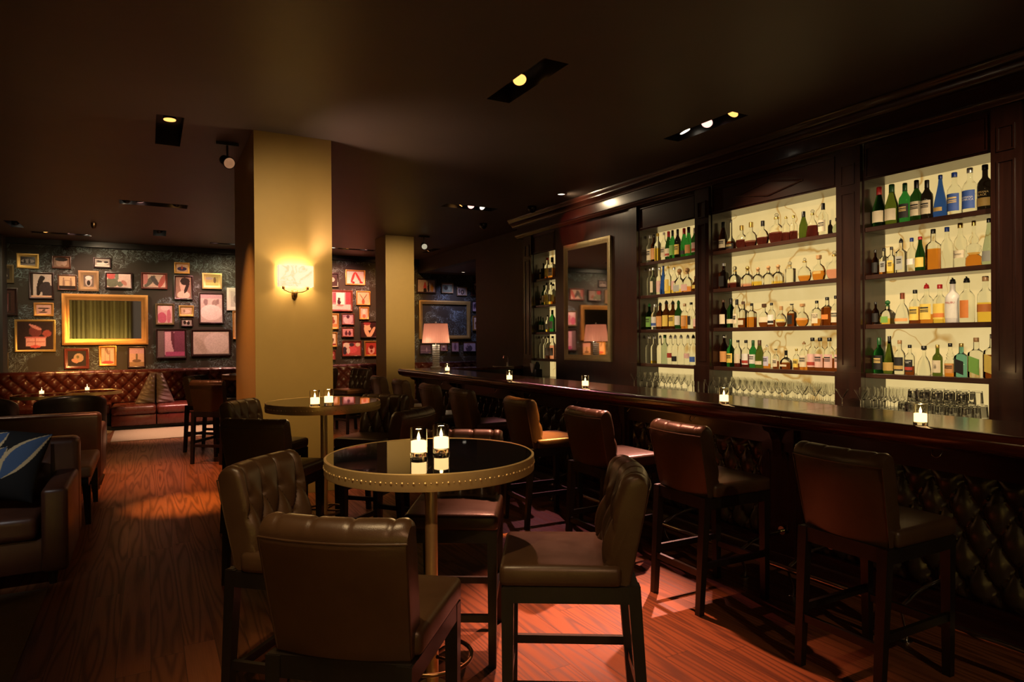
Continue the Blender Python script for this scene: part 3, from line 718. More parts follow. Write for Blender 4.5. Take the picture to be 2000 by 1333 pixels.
BP = {  # profile (radius fraction, height fraction), radius / height, body top for the label, superellipse, depth
 'W': ([(0,0),(.93,0),(1,.02),(1,.56),(.93,.64),(.6,.71),(.40,.77),(.35,.82),(.35,.97)], .150, (.14,.48), 0, 1),
 'P': ([(0,0),(.93,0),(1,.02),(1,.40),(.9,.52),(.62,.66),(.42,.78),(.37,.85),(.37,.97)], .168, (.12,.40), 0, 1),
 'L': ([(0,0),(.94,0),(1,.02),(1,.54),(.94,.61),(.7,.67),(.42,.72),(.36,.76),(.35,.95)], .160, (.10,.50), 0, 1),
 'S': ([(0,0),(.95,0),(1,.02),(1,.56),(.93,.62),(.6,.67),(.34,.71),(.32,.76),(.32,.95)], .185, (.10,.50), 7, .8),
 'D': ([(0,0),(.55,0),(.8,.06),(.98,.2),(1,.31),(.9,.45),(.62,.57),(.32,.63),(.27,.68),(.27,.86)], .30, (.2,.42), 0, .75),
 'F': ([(0,0),(.7,0),(.88,.08),(1,.24),(.97,.40),(.75,.54),(.4,.63),(.24,.67),(.23,.84)], .31, (.2,.42), 0, .5),
 'K': ([(0,0),(.95,0),(1,.03),(1,.33),(.9,.44),(.6,.55),(.3,.62),(.25,.66),(.25,.80)], .30, (.06,.32), 4, .9),
 'T': ([(0,0),(.85,0),(1,.04),(.98,.16),(.8,.38),(.5,.62),(.32,.78),(.26,.88),(.25,.97)], .17, (.08,.3), 0, 1),
 'B': ([(0,0),(.92,0),(1,.05),(.95,.22),(.75,.45),(.48,.58),(.3,.64),(.25,.68),(.25,.86)], .25, (.08,.3), 0, .8),
 'N': ([(0,0),(.9,0),(1,.05),(.97,.22),(.65,.34),(.3,.42),(.22,.5),(.2,.97)], .18, (.04,.22), 0, 1),
 'R': ([(0,0),(.94,0),(1,.02),(1,.42),(.93,.47),(.6,.52),(.75,.56),(.55,.60),(.7,.65),(.45,.70),(.5,.74),(.34,.78),(.33,.95)], .165, (.10,.38), 0, 1),
 'V': ([(0,0),(.9,0),(1,.05),(.95,.2),(.6,.26),(.9,.34),(.85,.44),(.45,.5),(.6,.57),(.5,.64),(.25,.7),(.22,.95)], .2, (.05,.16), 0, 1),
 'Q': ([(0,0),(.96,0),(1,.02),(1,.62),(.95,.66),(.3,.68),(.26,.70),(.26,.82)], .25, (.12,.5), 8, .55)}
CC = {'rd': (.5, .02, .02), 'bk': (.012, .012, .012), 'gd': (.6, .42, .12), 'gr': (.02, .12, .03), 'bl': (.02, .06, .35), 'sv': (.6, .6, .6), 'ck': (.5, .28, .12), 'cp': (.45, .14, .08), 'ye': (.8, .55, .08), 'br': (.13, .06, .03), 'wh': (.8, .78, .7)}
CN = {'rd': 'red', 'bk': 'black', 'gd': 'gold', 'gr': 'green', 'bl': 'blue', 'sv': 'silver', 'ck': 'cork', 'cp': 'copper', 'ye': 'yellow', 'br': 'brown', 'wh': 'white'}
capm = {k: plain('cap_'+CN[k], v, .3, .7 if k in ('gd', 'sv', 'cp') else 0, var=.05) for k, v in CC.items()}
LBC = {'c': (.78, .68, .48), 'w': (.85, .82, .76), 'k': (.015, .013, .012), 'y': (.85, .62, .12), 'o': (.75, .24, .05), 'g': (.55, .36, .1), 'b': (.05, .12, .45), 'r': (.45, .05, .03), 'p': (.8, .5, .45), 'e': (.2, .42, .08), 'l': (.62, .58, .75), 'm': (.75, .36, .12), 's': (.45, .46, .42)}
labm = {k: plain('label_'+k, v, .6, var=.08, scale=40) for k, v in LBC.items()}
GD = {'d': plain('ink_dark', (.02, .017, .015), .6), 'i': plain('ink_gold', (.75, .55, .2), .4), 'w': plain('ink_white', (.8, .8, .75), .5), 'u': plain('ink_blue', (.03, .08, .35), .5), 'r': plain('ink_red', (.5, .04, .03), .5)}
CRY = NT('stopper_crystal'); CRY.bsdf((.9, .9, .92), .03, Transmission_Weight=1., IOR=1.5); CRY = CRY.m
def text_mesh(txt):
    cu = bpy.data.curves.new('lettering', 'FONT'); cu.body = txt; cu.align_x = 'CENTER'; cu.align_y = 'CENTER'; cu.size = 1; cu.resolution_u = 2; cu.space_line = .9
    o = bpy.data.objects.new('lettering', cu); COL.objects.link(o)
    bpy.context.view_layer.update()
    me = bpy.data.meshes.new_from_object(o.evaluated_get(bpy.context.evaluated_depsgraph_get()))
    bpy.data.objects.remove(o); return me
def bottle(x, y, z, Ht, typ, g, l, lev, cap, lab, label, group, txt=None, k=1):
    prof, rr, (l0, l1), sq, sy = BP[typ]; R = rr*Ht*k
    t = thing('bottle', label, 'bottle', (x, y, z), random.uniform(-.06, .06), group)
    # bottle front faces -x: width along y, depth along x
    mb = MB().lathe([(r*R, h*Ht) for r, h in prof]+[(0, prof[-1][1]*Ht)], 28, sq=sq, sy=1)
    mb.v = [(p[0]*sy, p[1], p[2]) for p in mb.v]
    mb.build('glass', bottle_glass(g, l, lev), t, 50)
    nr = prof[-1][0]*R; nt = prof[-1][1]*Ht; kind, cc = cap[0], cap[1:]
    if kind == 'f':
        z0 = .80*Ht if typ != 'N' else .9*Ht
        zz = [(r, h) for r, h in prof if h*Ht > z0]; rad = max(nr, zz[0][0]*R)*1.06
        MB().lathe([(0,z0),(rad*1.1,z0),(nr*1.1,z0+.03*Ht),(nr*1.1,Ht*.985),(nr*.9,Ht),(0,Ht)], 18).build('foil', capm[cc], t, 40)
    elif kind == 'c':
        MB().lathe([(0,nt-.06*Ht),(nr*1.15,nt-.06*Ht),(nr*1.15,Ht*.99),(nr*1.0,Ht),(0,Ht)], 18).build('cap', capm[cc], t, 40)
    elif kind == 'd':
        MB().lathe([(0,nt-.01*Ht),(nr*.9,nt-.01*Ht),(nr*.9,nt+.01*Ht),(nr*1.5,nt+.012*Ht),(nr*1.5,Ht*.99),(nr*1.35,Ht),(0,Ht)], 18).build('cap', capm[cc], t, 40)
    elif kind in 'bs':
        r = (Ht-nt)*.5; zc = nt+r*.95
        so = MB().lathe([(0,zc-r)]+[(r*math.sin(a)*(1.0 if i % 2 or kind == 'b' else .85), zc-r*math.cos(a)) for i, a in enumerate([PI*q/10 for q in range(1, 10)])]+[(0,zc+r)], 14).build('stopper', CRY if kind == 's' else capm[cc], t, 40)
        MB().lathe([(0,nt-.06*Ht),(nr*1.12,nt-.06*Ht),(nr*1.12,nt),(0,nt)], 16).build('neck_band', capm['gd' if kind == 's' else cc], so, 40)
    elif kind == 'p':
        MB().lathe([(0,nt-.05*Ht),(nr*1.2,nt-.05*Ht),(nr*1.2,nt),(nr*.95,nt+.01*Ht),(nr*1.1,nt+.03*Ht),(nr*.6,nt+.06*Ht),(0,nt+.06*Ht)], 16).tube([(0,0,nt+.05*Ht),(0,0,nt+.08*Ht),(-nr*.5,0,Ht*1.03)], nr*.28, 8).build('pourer', capm[cc], t, 40)
    if lab:
        c, band = lab[0], (lab[1:] or '')
        def patch(z0, z1, w, off, slant=0):
            def P(u, v):
                a = (2*u-1)*w; zz = z0+(z1-z0)*v
                if sq: 
                    yy = math.sin(a)/math.sin(w)*R*.86*min(1, w/1.0); xx = -R*sy*(1.0 if sq < 7 else .995)-.0015-off
                    if sq < 7: xx *= .98
                else:
                    rr2 = R+.0012+off; yy = rr2*math.sin(a); xx = -(R*math.cos(a))*sy-.0012-off
                return (xx, yy, zz+slant*yy)
            return MB().grid(P, 10, 1)
        z0, z1 = l0*Ht, l1*Ht; sl = .38 if '/' in band else 0
        wd = .62 if '|' in band else (.85 if sq else 1.1)
        if '-' in band: z0, z1 = z0+(z1-z0)*.30, z0+(z1-z0)*.72
        if '_' in band: z1 = z0+(z1-z0)*.45
        pap = patch(z0, z1, wd, 0, sl).build('paper_label', labm[c], t, 60, False)
        for ch in band:
            if ch in LBC: patch(z0+(z1-z0)*.12, z0+(z1-z0)*.38, wd*.96, .0006, sl).build('label_band', labm[ch], pap, 60, False)
        if '+' in band:   # round emblem and lines of small print
            lm = MB(); 
            for q, hh in ((.75, .05), (.6, .03), (.5, .03)):
                p = patch(z0+(z1-z0)*(q-hh), z0+(z1-z0)*(q+hh), wd*.65, .0008); lm.add(p.v, p.f)
            lm.build('print_lines', GD['i' if c in 'kb' else 'd'], pap, 60, False)
        if txt:
            ink, body, size, zf = txt
            me = text_mesh(body); ts = size*R
            co_ = []
            for v in me.vertices:
                yy = -v.co.x*ts; zz = z0+(z1-z0)*zf+v.co.y*ts
                if sq: xx = -R*sy-.0035
                else:
                    a = yy/(R+.002); xx = -(R+.0026)*math.cos(a); yy = (R+.0026)*math.sin(a)
                co_ += [xx, yy, zz]
            me.vertices.foreach_set('co', co_); me.materials.append(GD[ink]); me.update()
            o = bpy.data.objects.new('lettering', me); COL.objects.link(o); o.parent = pap
    return t
ORD = ['first', 'second', 'third', 'fourth', 'fifth', 'sixth', 'seventh', 'eighth', 'ninth', 'tenth', 'eleventh', 'twelfth', 'thirteenth', 'fourteenth', 'fifteenth']
SHN = ['top', 'second', 'third', 'bottom']; BYN = {4: 'rightmost bay', 3: 'wide middle bay', 2: 'bay beside the mirror', 1: 'narrow leftmost bay'}
# px of the bottle, px of its top, shape, glass, drink:level, cap, label
ROWS = {
(4,0): '1703 363 P dg - frd c;1726 359 P ol - fgr c;1751 361 W gr - fgr k+;1776 355 W dg - fbk c+;1801 355 W bk - fbk c+;1827 345 T bl - cbl g|-;1856 340 L cl - cbl b+;1890 329 L cl - csv b;1925 321 L bk - cbk g_',
(4,1): '1686 492 L br - cbk k;1704 488 S cl am:.4 cbk s+;1726 485 S cl ye:.4 cbk y+;1748 470 S cl - pbk s+;1773 466 L cl - cbl w-;1798 463 P dg - crd y;1824 448 S cl am:.55 cbk -;1850 444 L cl - cbl -;1876 434 L cl - cgd c-;1906 431 V cl am:.32 cgd -;1930.5 417 T gg - cbk s|',
(4,2): '1687 592 L br - cbk k;1710 588 K cl ye:.3 bgr e|;1738 574 B cl - ccp m_;1768 568 L cl da:.52 cbk y+;1794 558 L cl am:.25 prd y+;1822 557 L cl ye:.2 crd yo;1853 544 L wh - pbk -;1886 544 L cl - pbk o|;1925 540 L cl ye:.45 cck o-',
(4,3): '1710 660 L gr - fgr k+;1731 657 T ol - fbk g;1755 665 L cl - cck kg;1778 674 L cl da:.3 cbk kr;1807 676 B cl - dbk -;1833 674 L ol - cgd c;1861 671 R cl am:.4 cbk m+;1885 671 S te - cgd k/;1910 660 S cl - cck e/;1933 653 S cl da:.55 csv y/',
(3,0): '1410.7 435 P br - fbk c+;1431 430 N cl da:.3 csv k+;1451.6 440 D cl rd:.45 cgd -;1468 435 D cl rd:.3 cgd -;1485.8 433 F cl br:.0 cbk -;1509.5 418 D cl rd:.42 sgd -;1532.6 423.5 L cl rd:.38 bgd -;1551 421 L cl rd:.40 cgd -;1570 413 P ol - fbk -;1590 409 B cl rd:.5 sgd -;1609.5 397 W cl - fbk c+;1621 437 L bk - cbk -;1632 426 D gg - cbk -',
(3,1): '1413.5 514.7 S br - csv k;1438 520 K cl rd:.3 ssv -;1463 520 K cl pk:.2 bgd -;1482.7 522 K cl ye:.3 bck -;1502.6 519 K cl - bck -;1523 517 K cl ye:.2 bck -;1545.7 511 Q cl - ssv -;1575 504 D cl am:.3 ssv -;1600 499 F cl am:.45 dck g|-;1632 490 D cl pk:.4 ssv -',
(3,2): '1405 587 W br - cbr c;1419 584 W dg - fbk c_;1433 585.7 W cl - fbk c|+;1449.5 589.7 S cl da:.38 cbr c_;1469.7 593 S cl am:.45 cbk -;1492 593.8 F cl da:.4 dbr c;1509.5 592 L cl da:.3 cbk wk;1526.5 598.5 D cl da:.25 cck y-;1547 594 S cl da:.6 dbk k;1568 593.8 D cl am:.35 dck m-;1594.6 587.7 S cl am:.3 cbk c;1618 581 S cl da:.66 cbk o-;1634.5 578 L cl da:.4 cbk c+',
(3,3): '1411.6 655 W br - csv m;1425.8 662.6 W gr - fgr y+;1440 664.7 W cl rd:.3 cbk c;1456 664.7 L cl rd:.5 cbk wr;1470 665 W gr - fgr w+;1485 664.7 P ol - fbr c_;1498.7 673.5 L cl am:.2 bwh l+;1517.6 682 L cl da:.4 dbk c+;1536.5 685 K cl da:.4 cbk c-;1554 681.6 L cl da:.3 cgd y+;1571.7 667 L cl am:.3 bck c+;1587 660 L cl da:.4 cbk pr;1604 660 L cl da:.4 cbk p+;1621 660 L cl da:.4 cbk p+;1636 660 L cl da:.4 cbk p+',
(2,0): '1263 451 L cl - csv c+;1270 449 L br - cbk m;1277.5 456 L cl ye:.5 cye -;1288 454 W cl - cwh c+;1297.6 453 P dg - frd cr;1308.8 451 W gr - fbk e;1319 448 W bk - fbk y+;1331 445 P gr - frd k_;1342.6 444.6 P gr - fbk m;1354.5 446 W dg - fwh pr;1360.8 452 W bk - fbk c',
(2,1): '1263.5 523 L cl - csv -;1271.8 518 L gg - csv c|;1280.8 523 L cl - csv p;1290 519 T bl - cbl -;1300.8 519.6 L cl ye:.3 bye y;1312.6 523 W cl ye:.2 csv p;1323.4 525.6 K cl ye:.2 bck s;1335.4 524.4 K cl or:.3 bck p;1349.4 540 D br - bck y|;1358.4 550 D br - bck w|',
(2,2): '1266 595 L dg - pgr e+;1278 595 L cl - csv wb;1290.7 592.7 L br - pbk m;1302.7 588 L br - pbk y;1313.5 589.7 L br - pbk y+;1326 589.7 W dg - pgr w;1338 593.5 L cl am:.55 cck m;1351.7 591 W cl - cbk k|;1359.5 604.7 L cl da:.4 cbk p',
(2,3): '1265 652 L cl - psv -;1274 652 L cl ye:.1 psv -;1285 653 L cl - psv -;1294 652 L gg - cgr -;1304.5 654 L cl - psv r-;1315 654 L cl - psv k_;1324.5 654.5 L cl - psv -;1334 655 L cl - psv p-;1345 655 L cl - pbk b_;1355 663 L cl - pbk o-',
(1,0): '1057 525 S bk - cbk y|;1062.5 515 L bk - dbk -;1070.7 504 L cl da:.4 crd y;1080 503 Q cl am:.6 cbk c+',
(1,1): '1051 578 L br - cbk c;1059.5 558 W dg - cbk c;1069 551 W cl ye:.4 pbk y;1077 551 W cl ye:.3 pbk c;1082.5 556 W cl am:.4 pbk y',
(1,2): '1053.5 620 W dg - pbk c;1061.6 621 W dg - cbk c;1069.7 616 W cl ye:.3 cbk w;1080.5 606 W gr - fgr w',
(1,3): '1055.5 657 W cl - psv -;1062.5 656 W cl - psv -;1071 656 W cl pk:.5 cbk w;1080 657 W cl pk:.6 cbk w'}
TXT = {(4,0,7): ('w', 'ROMANA\nSAMBUCA', .40, .55), (4,0,8): ('i', 'ROMANA\nBLACK', .44, 1.5), (4,2,6): ('r', 'MALIBU', .42, .9), (4,3,3): ('w', 'HIGHLAND\nPARK', .33, .8), (4,3,5): ('d', '山\n崎', .62, .5),
       (3,2,10): ('d', 'KNOB\nCREEK', .55, .72), (3,2,2): ('d', 'B', 1.1, .55), (4,1,8): ('d', 'Tanteo', .45, .5), (4,2,8): ('w', 'XXXX', .3, .5)}
TXT.pop((4,2,8))
for (bay, sh), spec in ROWS.items():
    a, b = BAYS[bay]; L = []; z = ZS[sh]
    for i, q in enumerate(spec.split(';')):
        px, py, typ, g, lq, cap, lab = q.split(); px = float(px); py = float(py); xx = FX+.14
        p = at(px, 600, 0, xx); Ht = max(.15, at(px, py, 0, xx).z-z); Ht = min(Ht, .355 if cap[0] == 'p' else .368)
        L.append([p.y, BP[typ][1]*Ht, Ht, (i, typ, g, lq, cap, lab)])
    k = min(.95, .95*(b-a)/sum(2*q[1]+.004 for q in L))
    for _ in range(80):
        for u, v in zip(L, L[1:]):
            o = (u[1]+v[1])*k+.004-(u[0]-v[0])
            if o > 0: u[0] += o/2; v[0] -= o/2
        for u in L: u[0] = min(max(u[0], a+u[1]*k+.002), b-u[1]*k-.002)
    for y, R, Ht, (i, typ, g, lq, cap, lab) in L:
        l, lev = (None, 0) if lq == '-' else lq.split(':'); lev = round(float(lev), 2)
        if l not in LC: l = 'rd' if l else None; lev = lev or .4
        lb = f'{GN[g]} bottle with {CN[cap[1:]]} {"pourer" if cap[0]=="p" else "stopper" if cap[0] in "bs" else "cap"}, {ORD[i]} from left on {SHN[sh]} shelf, {BYN[bay]}'
        tx = TXT.get((bay, sh, i))
        lab = '' if lab == '-' and not tx else ('w' if lab == '-' and tx else lab)
        bottle(FX+.13+random.uniform(-.012, .02), y, z+.0006, Ht, typ, g, l, lev, cap, lab, lb, f'bottles on the {SHN[sh]} shelf, {BYN[bay]}', tx, k)
# the printed white bottle carries its lettering straight on the glass
# ---- stemware on the back counter
def glass_proto(name, label, prof, n=20):
    o = MB().lathe(prof, n).build(name, M['crystal'], None, 40); tag(o, label, 'glass'); return o
martini = glass_proto('martini_glass', '', [(0,0),(.036,0),(.037,.003),(.006,.008),(.004,.02),(.004,.085),(.008,.092),(.056,.178),(.0545,.178),(.004,.096),(0,.096)])
coupe = glass_proto('wine_glass', '', [(0,0),(.033,0),(.034,.003),(.006,.008),(.004,.02),(.004,.08),(.02,.092),(.036,.118),(.04,.15),(.036,.195),(.0345,.195),(.038,.15),(.034,.12),(.018,.096),(0,.092)])
tumbler = glass_proto('upturned_tumbler', '', [(.040,0),(.042,.0),(.035,.098),(.033,.104),(0,.104),(0,.092),(.032,.09),(.040,0)], 18)
highball = glass_proto('highball_glass', '', [(0,0),(.031,0),(.032,.003),(.034,.15),(.0325,.15),(.0305,.012),(0,.012)], 18)
first = {}
def put(pro, x, y, z, label, group, sc=1.0):
    o = pro if pro.name not in first else pro.copy()
    if pro.name in first: COL.objects.link(o)
    first[pro.name] = 1
    o.location = (x, y, z); o.rotation_euler = (0, 0, random.uniform(0, 6)); o['label'] = label; o['group'] = group; return o
def rows(pro, y0, y1, ny, xs_, z, label, group, jit=.003):
    for x in xs_:
        for k in range(ny):
            put(pro, x+random.uniform(-jit, jit), y0+(y1-y0)*(k+.5)/ny+random.uniform(-jit, jit), z, label, group)
zc = ZB
rows(martini, 5.75, 6.72, 8, (5.48,), zc, 'clear martini glass in the front row below the bay beside the mirror', 'martini glasses below the bay beside the mirror')
rows(coupe, 5.77, 6.70, 9, (5.60, 5.70, 5.80), zc, 'clear wine glass among the stemware below the bay beside the mirror', 'wine glasses below the bay beside the mirror')
rows(martini, 4.98, 5.42, 3, (5.45,), zc, 'clear martini glass at the left end below the wide middle bay', 'martini glasses left below the wide middle bay')
rows(martini, 3.93, 4.22, 2, (5.45,), zc, 'clear martini glass at the right end below the wide middle bay', 'martini glasses right below the wide middle bay')
rows(coupe, 4.28, 4.98, 8, (5.45,), zc, 'clear wine glass in the front row below the wide middle bay', 'front wine glasses below the wide middle bay')
rows(coupe, 3.96, 5.40, 15, (5.57, 5.67, 5.77, 5.87), zc, 'clear wine glass in the back rows below the wide middle bay', 'back wine glasses below the wide middle bay')
rows(highball, 5.38, 5.64, 3, (5.42,), zc, 'tall clear tumbler left of the stemware of the middle bay', 'tall tumblers by the middle bay')
rows(martini, 3.45, 3.80, 2, (5.42,), zc, 'clear martini glass at the left end below the rightmost bay', 'martini glasses below the rightmost bay')
rows(coupe, 3.26, 3.62, 4, (5.52, 5.62, 5.72, 5.82), zc, 'clear wine glass left of the stacked tumblers below the rightmost bay', 'wine glasses below the rightmost bay')
rows(tumbler, 2.66, 3.24, 6, (5.46, 5.57, 5.68), zc+.001, 'upturned tumbler in the lower tier of the stack below the rightmost bay', 'lower tier of stacked tumblers', .002)
rows(tumbler, 2.70, 3.16, 5, (5.46, 5.57, 5.68), zc+.1075, 'upturned tumbler in the upper tier of the stack below the rightmost bay', 'upper tier of stacked tumblers', .002)
# towel caddy and tap behind the far bar
cd = thing('bar_caddy', 'black bar caddy holding a folded white cloth below the narrow bay', 'caddy', (5.4, 8.97, zc))
MB().rbox(-.06, -.09, 0, .06, .09, .16, .012).lathe([(0,.16),(.05,.165),(.055,.22),(.03,.27),(0,.28)], 16, (0,-.03,0)).build('holder', M['black_metal'], cd)
MB().hexa([(-.075,.0,.10),(-.062,.0,.10),(-.062,.03,.10),(-.075,.03,.10)], [(-.075,-.05,.24),(-.05,-.05,.24),(-.05,.075,.25),(-.075,.075,.25)]).build('cloth', M['white'], cd)
tp = thing('bar_tap', 'small chrome tap on a steel ledge at the far left end of the back bar', 'tap', (5.45, 10.0, .0065))
MB().box(-.25, -.2, 1.064, .35, .10, 1.068).build('ledge', M['steel'], tp)
MB().tube([(0,0,1.066),(0,0,1.2),(-.02,0,1.24),(-.08,0,1.24),(-.09,0,1.2)], .011).cyl((0,.04,1.066),(0,.04,1.13),.012).build('spout', M['chrome'], tp)

# ------------------------------------------------------------------ pictures on the far wall
def paint(w, h, bg, shapes, n=44):
    """small photograph as coloured points: shapes = ('e',x,y,rx,ry,rot,col) or ('r',x0,y0,x1,y1,col), units 0..1"""
    nv = max(10, int(n*h/max(w, h))); nu = max(10, int(n*w/max(w, h))); cols = []
    rnd = random.Random(int(w*1000+h*777))
    for j in range(nv+1):
        for i in range(nu+1):
            u, v = i/nu, j/nv; c = bg
            for s in shapes:
                if s[0] == 'e':
                    dx, dy = u-s[1], (v-s[2]); a = math.radians(s[5]); ex = (dx*math.cos(a)+dy*math.sin(a))/s[3]; ey = (-dx*math.sin(a)+dy*math.cos(a))/s[4]
                    if ex*ex+ey*ey < 1: c = s[6]
                elif s[1] <= u <= s[3] and s[2] <= v <= s[4]: c = s[5]
            k = rnd.uniform(.88, 1.12); cols.append(tuple(x*k for x in c))
    mb = MB().grid(lambda u, v: ((u-.5)*w, 0, (v-.5)*h), nu, nv); mb.col = cols; return mb
WH = (.72, .66, .58); GY = (.32, .28, .24); DK = (.03, .022, .018); SE = (.30, .20, .13); PI_ = (.72, .36, .32); RD = (.42, .06, .06); PE = (.75, .48, .30); YE = (.6, .5, .2); GN_ = (.12, .16, .10); PU = (.32, .2, .28)
def fig(x, h=.55, w=.09, c=DK, y=.0): return [('e', x, y+h*.45, w, h*.5, 0, c), ('e', x, y+h*1.02, w*.55, h*.16, 0, c)]
def pic(rect, crop, fr, fw, bg, shapes, label, name='framed_picture', group='framed pictures on the patterned wall', yo=0):
    ox, oy, k = crop
    x0, y0, x1, y1 = [rect[0]/k+ox, rect[1]/k+oy, rect[2]/k+ox, rect[3]/k+oy]
    Y = FY-.012
    a = at(x0, (y0+y1)/2, 1, Y); b = at(x1, (y0+y1)/2, 1, Y); c = at((x0+x1)/2, y0, 1, Y); d = at((x0+x1)/2, y1, 1, Y)
    w = b.x-a.x; h = c.z-d.z; f = fw/k*.0105*1.1
    t = thing(name, label, 'mirror' if 'mirror' in name else 'picture', ((a.x+b.x)/2, Y, (c.z+d.z)/2), 0, group)
    MB().frame(w, h, f, .03 if w < 1.2 else .06).build('frame', FR[fr], t, 50)
    if shapes == 'mirror':
        MB().box(-w/2+f*.9, -.02, -h/2+f*.9, w/2-f*.9, -.012, h/2-f*.9).build('mirror_glass', M['mirror'], t)
    elif shapes is not None:
        p = paint(w-f*1.8, h-f*1.8, bg, shapes); p.move(Matrix.Translation((0, -.011, 0))); p.build('photo', M['print'], t, 60, False)
    return t
A = (0, 440, 4.1667); B = (640, 480, 6.667); Cc = (640, 660, 6.667)
pic((135,232,318,353), A, 'gold', 22, DK, [('e',.5,.5,.42,.22,0,GY)]+fig(.3,.5,.07,DK,.2)+fig(.6,.5,.07,DK,.2)+[('r',0,0,1,.2,GY)], 'yellow gilt framed dark group photo at the upper left of the wall')
pic((422,252,578,355), A, 'brown', 12, SE, [('e',.35,.45,.2,.35,0,(.5,.36,.26)),('e',.68,.5,.18,.35,0,(.55,.42,.32)),('e',.5,.8,.4,.2,0,DK)], 'small brown framed sepia photo of a couple, top row')
pic((760,265,905,350), A, 'dark', 10, GY, [('e',.5,.4,.4,.16,8,WH),('e',.3,.65,.2,.12,-20,DK),('r',0,0,1,.2,WH),('e',.75,.6,.15,.14,0,DK)], 'small dark framed photo of lying figures, top row')
pic((-70,320,115,470), A, 'olive', 26, (.05,.04,.03), [('e',.62,.5,.12,.3,35,WH),('e',.55,.4,.1,.14,0,(.4,.34,.26))], 'olive gilt framed picture of a pale bird cut by the left edge')
pic((235,385,438,602), A, 'dark', 13, (.62,.55,.46), [('r',.0,0,.12,1,DK),('e',.42,.5,.13,.45,-12,DK),('e',.55,.82,.12,.1,0,DK),('r',.55,0,1,.5,(.05,.04,.04)),('e',.66,.45,.3,.2,30,(.05,.04,.04)),('r',0,0,1,.08,PE)], 'dark framed picture of a bowing silhouette against a window')
pic((470,405,625,530), A, 'brown', 9, (.6,.46,.26), fig(.28,.62,.07,SE,.15)+fig(.72,.6,.08,SE,.15)+[('r',0,0,1,.24,DK),('r',.28,.62,.72,.68,SE)], 'brown framed picture of two standing figures shaking hands')
pic((637,372,805,538), A, 'tan', 33, (.16,.13,.10), [('e',.5,.45,.3,.4,0,(.45,.4,.34)),('e',.5,.75,.3,.16,0,WH),('e',.5,.35,.16,.2,0,DK)], 'wide antique-gilt frame around a small dark portrait')
pic((855,385,1078,520), A, 'dark', 12, (.72,.55,.47), [('e',.22,.35,.26,.34,0,(.14,.16,.1)),('e',.18,.85,.2,.25,0,(.5,.09,.08)),('e',.42,.8,.08,.3,0,(.16,.18,.12)),('e',.55,.25,.12,.2,0,(.14,.16,.1)),('e',.72,.35,.1,.2,20,(.5,.2,.14))], 'dark framed pink picture with round green shapes above the gold mirror')
pic((1148,388,1362,520), A, 'red', 14, (.72,.5,.4), [('e',.3,.45,.14,.5,-25,(.15,.13,.1)),('e',.52,.5,.12,.4,20,(.1,.08,.08)),('e',.85,.5,.12,.55,-15,(.5,.12,.1)),('e',.08,.7,.14,.5,0,(.6,.2,.18))], 'red-brown framed picture of a figure in dark stockings, upper row')
pic((1418,305,1543,395), A, 'orange', 14, (.66,.4,.26), [('e',.5,.4,.4,.26,0,(.05,.03,.1))]+fig(.5,.4,.08,(.45,.08,.05),.35), 'small amber framed group photo near the wide pillar, top row')
pic((1415,412,1570,608), A, 'dark', 13, (.26,.17,.12), [('e',.5,.45,.18,.5,20,(.5,.38,.28)),('e',.6,.8,.3,.18,0,DK),('e',.5,.15,.4,.2,0,(.6,.48,.36)),('e',.7,.5,.1,.3,-30,DK)], 'dark framed tall sepia picture of a leaning figure')
pic((1645,392,1805,520), A, 'bright', 26, (.4,.33,.12), [('r',0,0,1,.35,(.5,.5,.15)),('e',.7,.6,.1,.3,0,(.14,.1,.05)),('e',.3,.75,.3,.14,0,GY)], 'bright gilt framed small landscape left of the wide pillar')
pic((1618,553,1820,802), A, 'dark', 12, (.55,.47,.41), [('e',.25,.72,.1,.12,0,(.25,.2,.18)),('e',.65,.68,.12,.12,0,(.3,.24,.2)),('e',.8,.74,.07,.1,0,(.28,.2,.18)),('e',.5,.35,.5,.28,0,(.72,.66,.6)),('r',0,.86,1,1,(.45,.34,.34))], 'large dark framed pale photo of a group in white mist')
pic((1845,512,2010,695), A, 'white', 30, (.6,.55,.5), [('e',.5,.5,.25,.3,0,(.35,.3,.28))], 'white framed picture partly behind the wide pillar')
pic((-90,510,145,735), A, 'dark', 18, (.06,.03,.025), [('r',.1,.1,.8,.85,(.13,.05,.05)),('e',.55,.2,.13,.3,0,(.3,.26,.24)),('r',.72,.1,.8,.9,DK)], 'large dark framed picture with thin pale line at the left edge')
pic((275,632,438,742), A, 'orange', 16, (.68,.4,.3), [('e',.5,.62,.4,.07,0,DK),('e',.5,.42,.12,.07,30,DK),('e',.45,.22,.3,.06,0,DK),('e',.75,.62,.14,.05,0,DK)], 'amber framed pink print with dark brush marks above the dresser picture')
pic((120,770,453,1032), A, 'gold', 15, (.035,.02,.02), [('r',.24,.12,.78,.44,PI_),('r',.22,.42,.8,.47,(.5,.14,.14)),('e',.5,.66,.18,.2,0,(.16,.04,.04)),('e',.5,.8,.2,.05,-30,(.6,.25,.22)),('e',.82,.58,.12,.12,0,(.3,.07,.06)),('e',.5,.12,.14,.05,0,(.6,.1,.1)),('r',.5,.14,.515,.42,(.4,.12,.1)),('r',.26,.27,.76,.29,(.42,.12,.1))], 'yellow gilt framed picture of a pink dresser at the lower left')
pic((505,565,1205,975), A, 'orange', 46, DK, 'mirror', 'large gilt framed wall mirror reflecting yellow curtains', 'wall_mirror', 'wall mirrors')
pic((1265,640,1420,812), A, 'olive', 16, (.62,.4,.38), [('e',.3,.3,.3,.32,30,(.5,.12,.18)),('e',.75,.4,.14,.4,0,(.5,.16,.2)),('e',.5,.85,.3,.14,0,(.7,.55,.5))], 'olive framed pink figure picture right of the gold wall mirror')
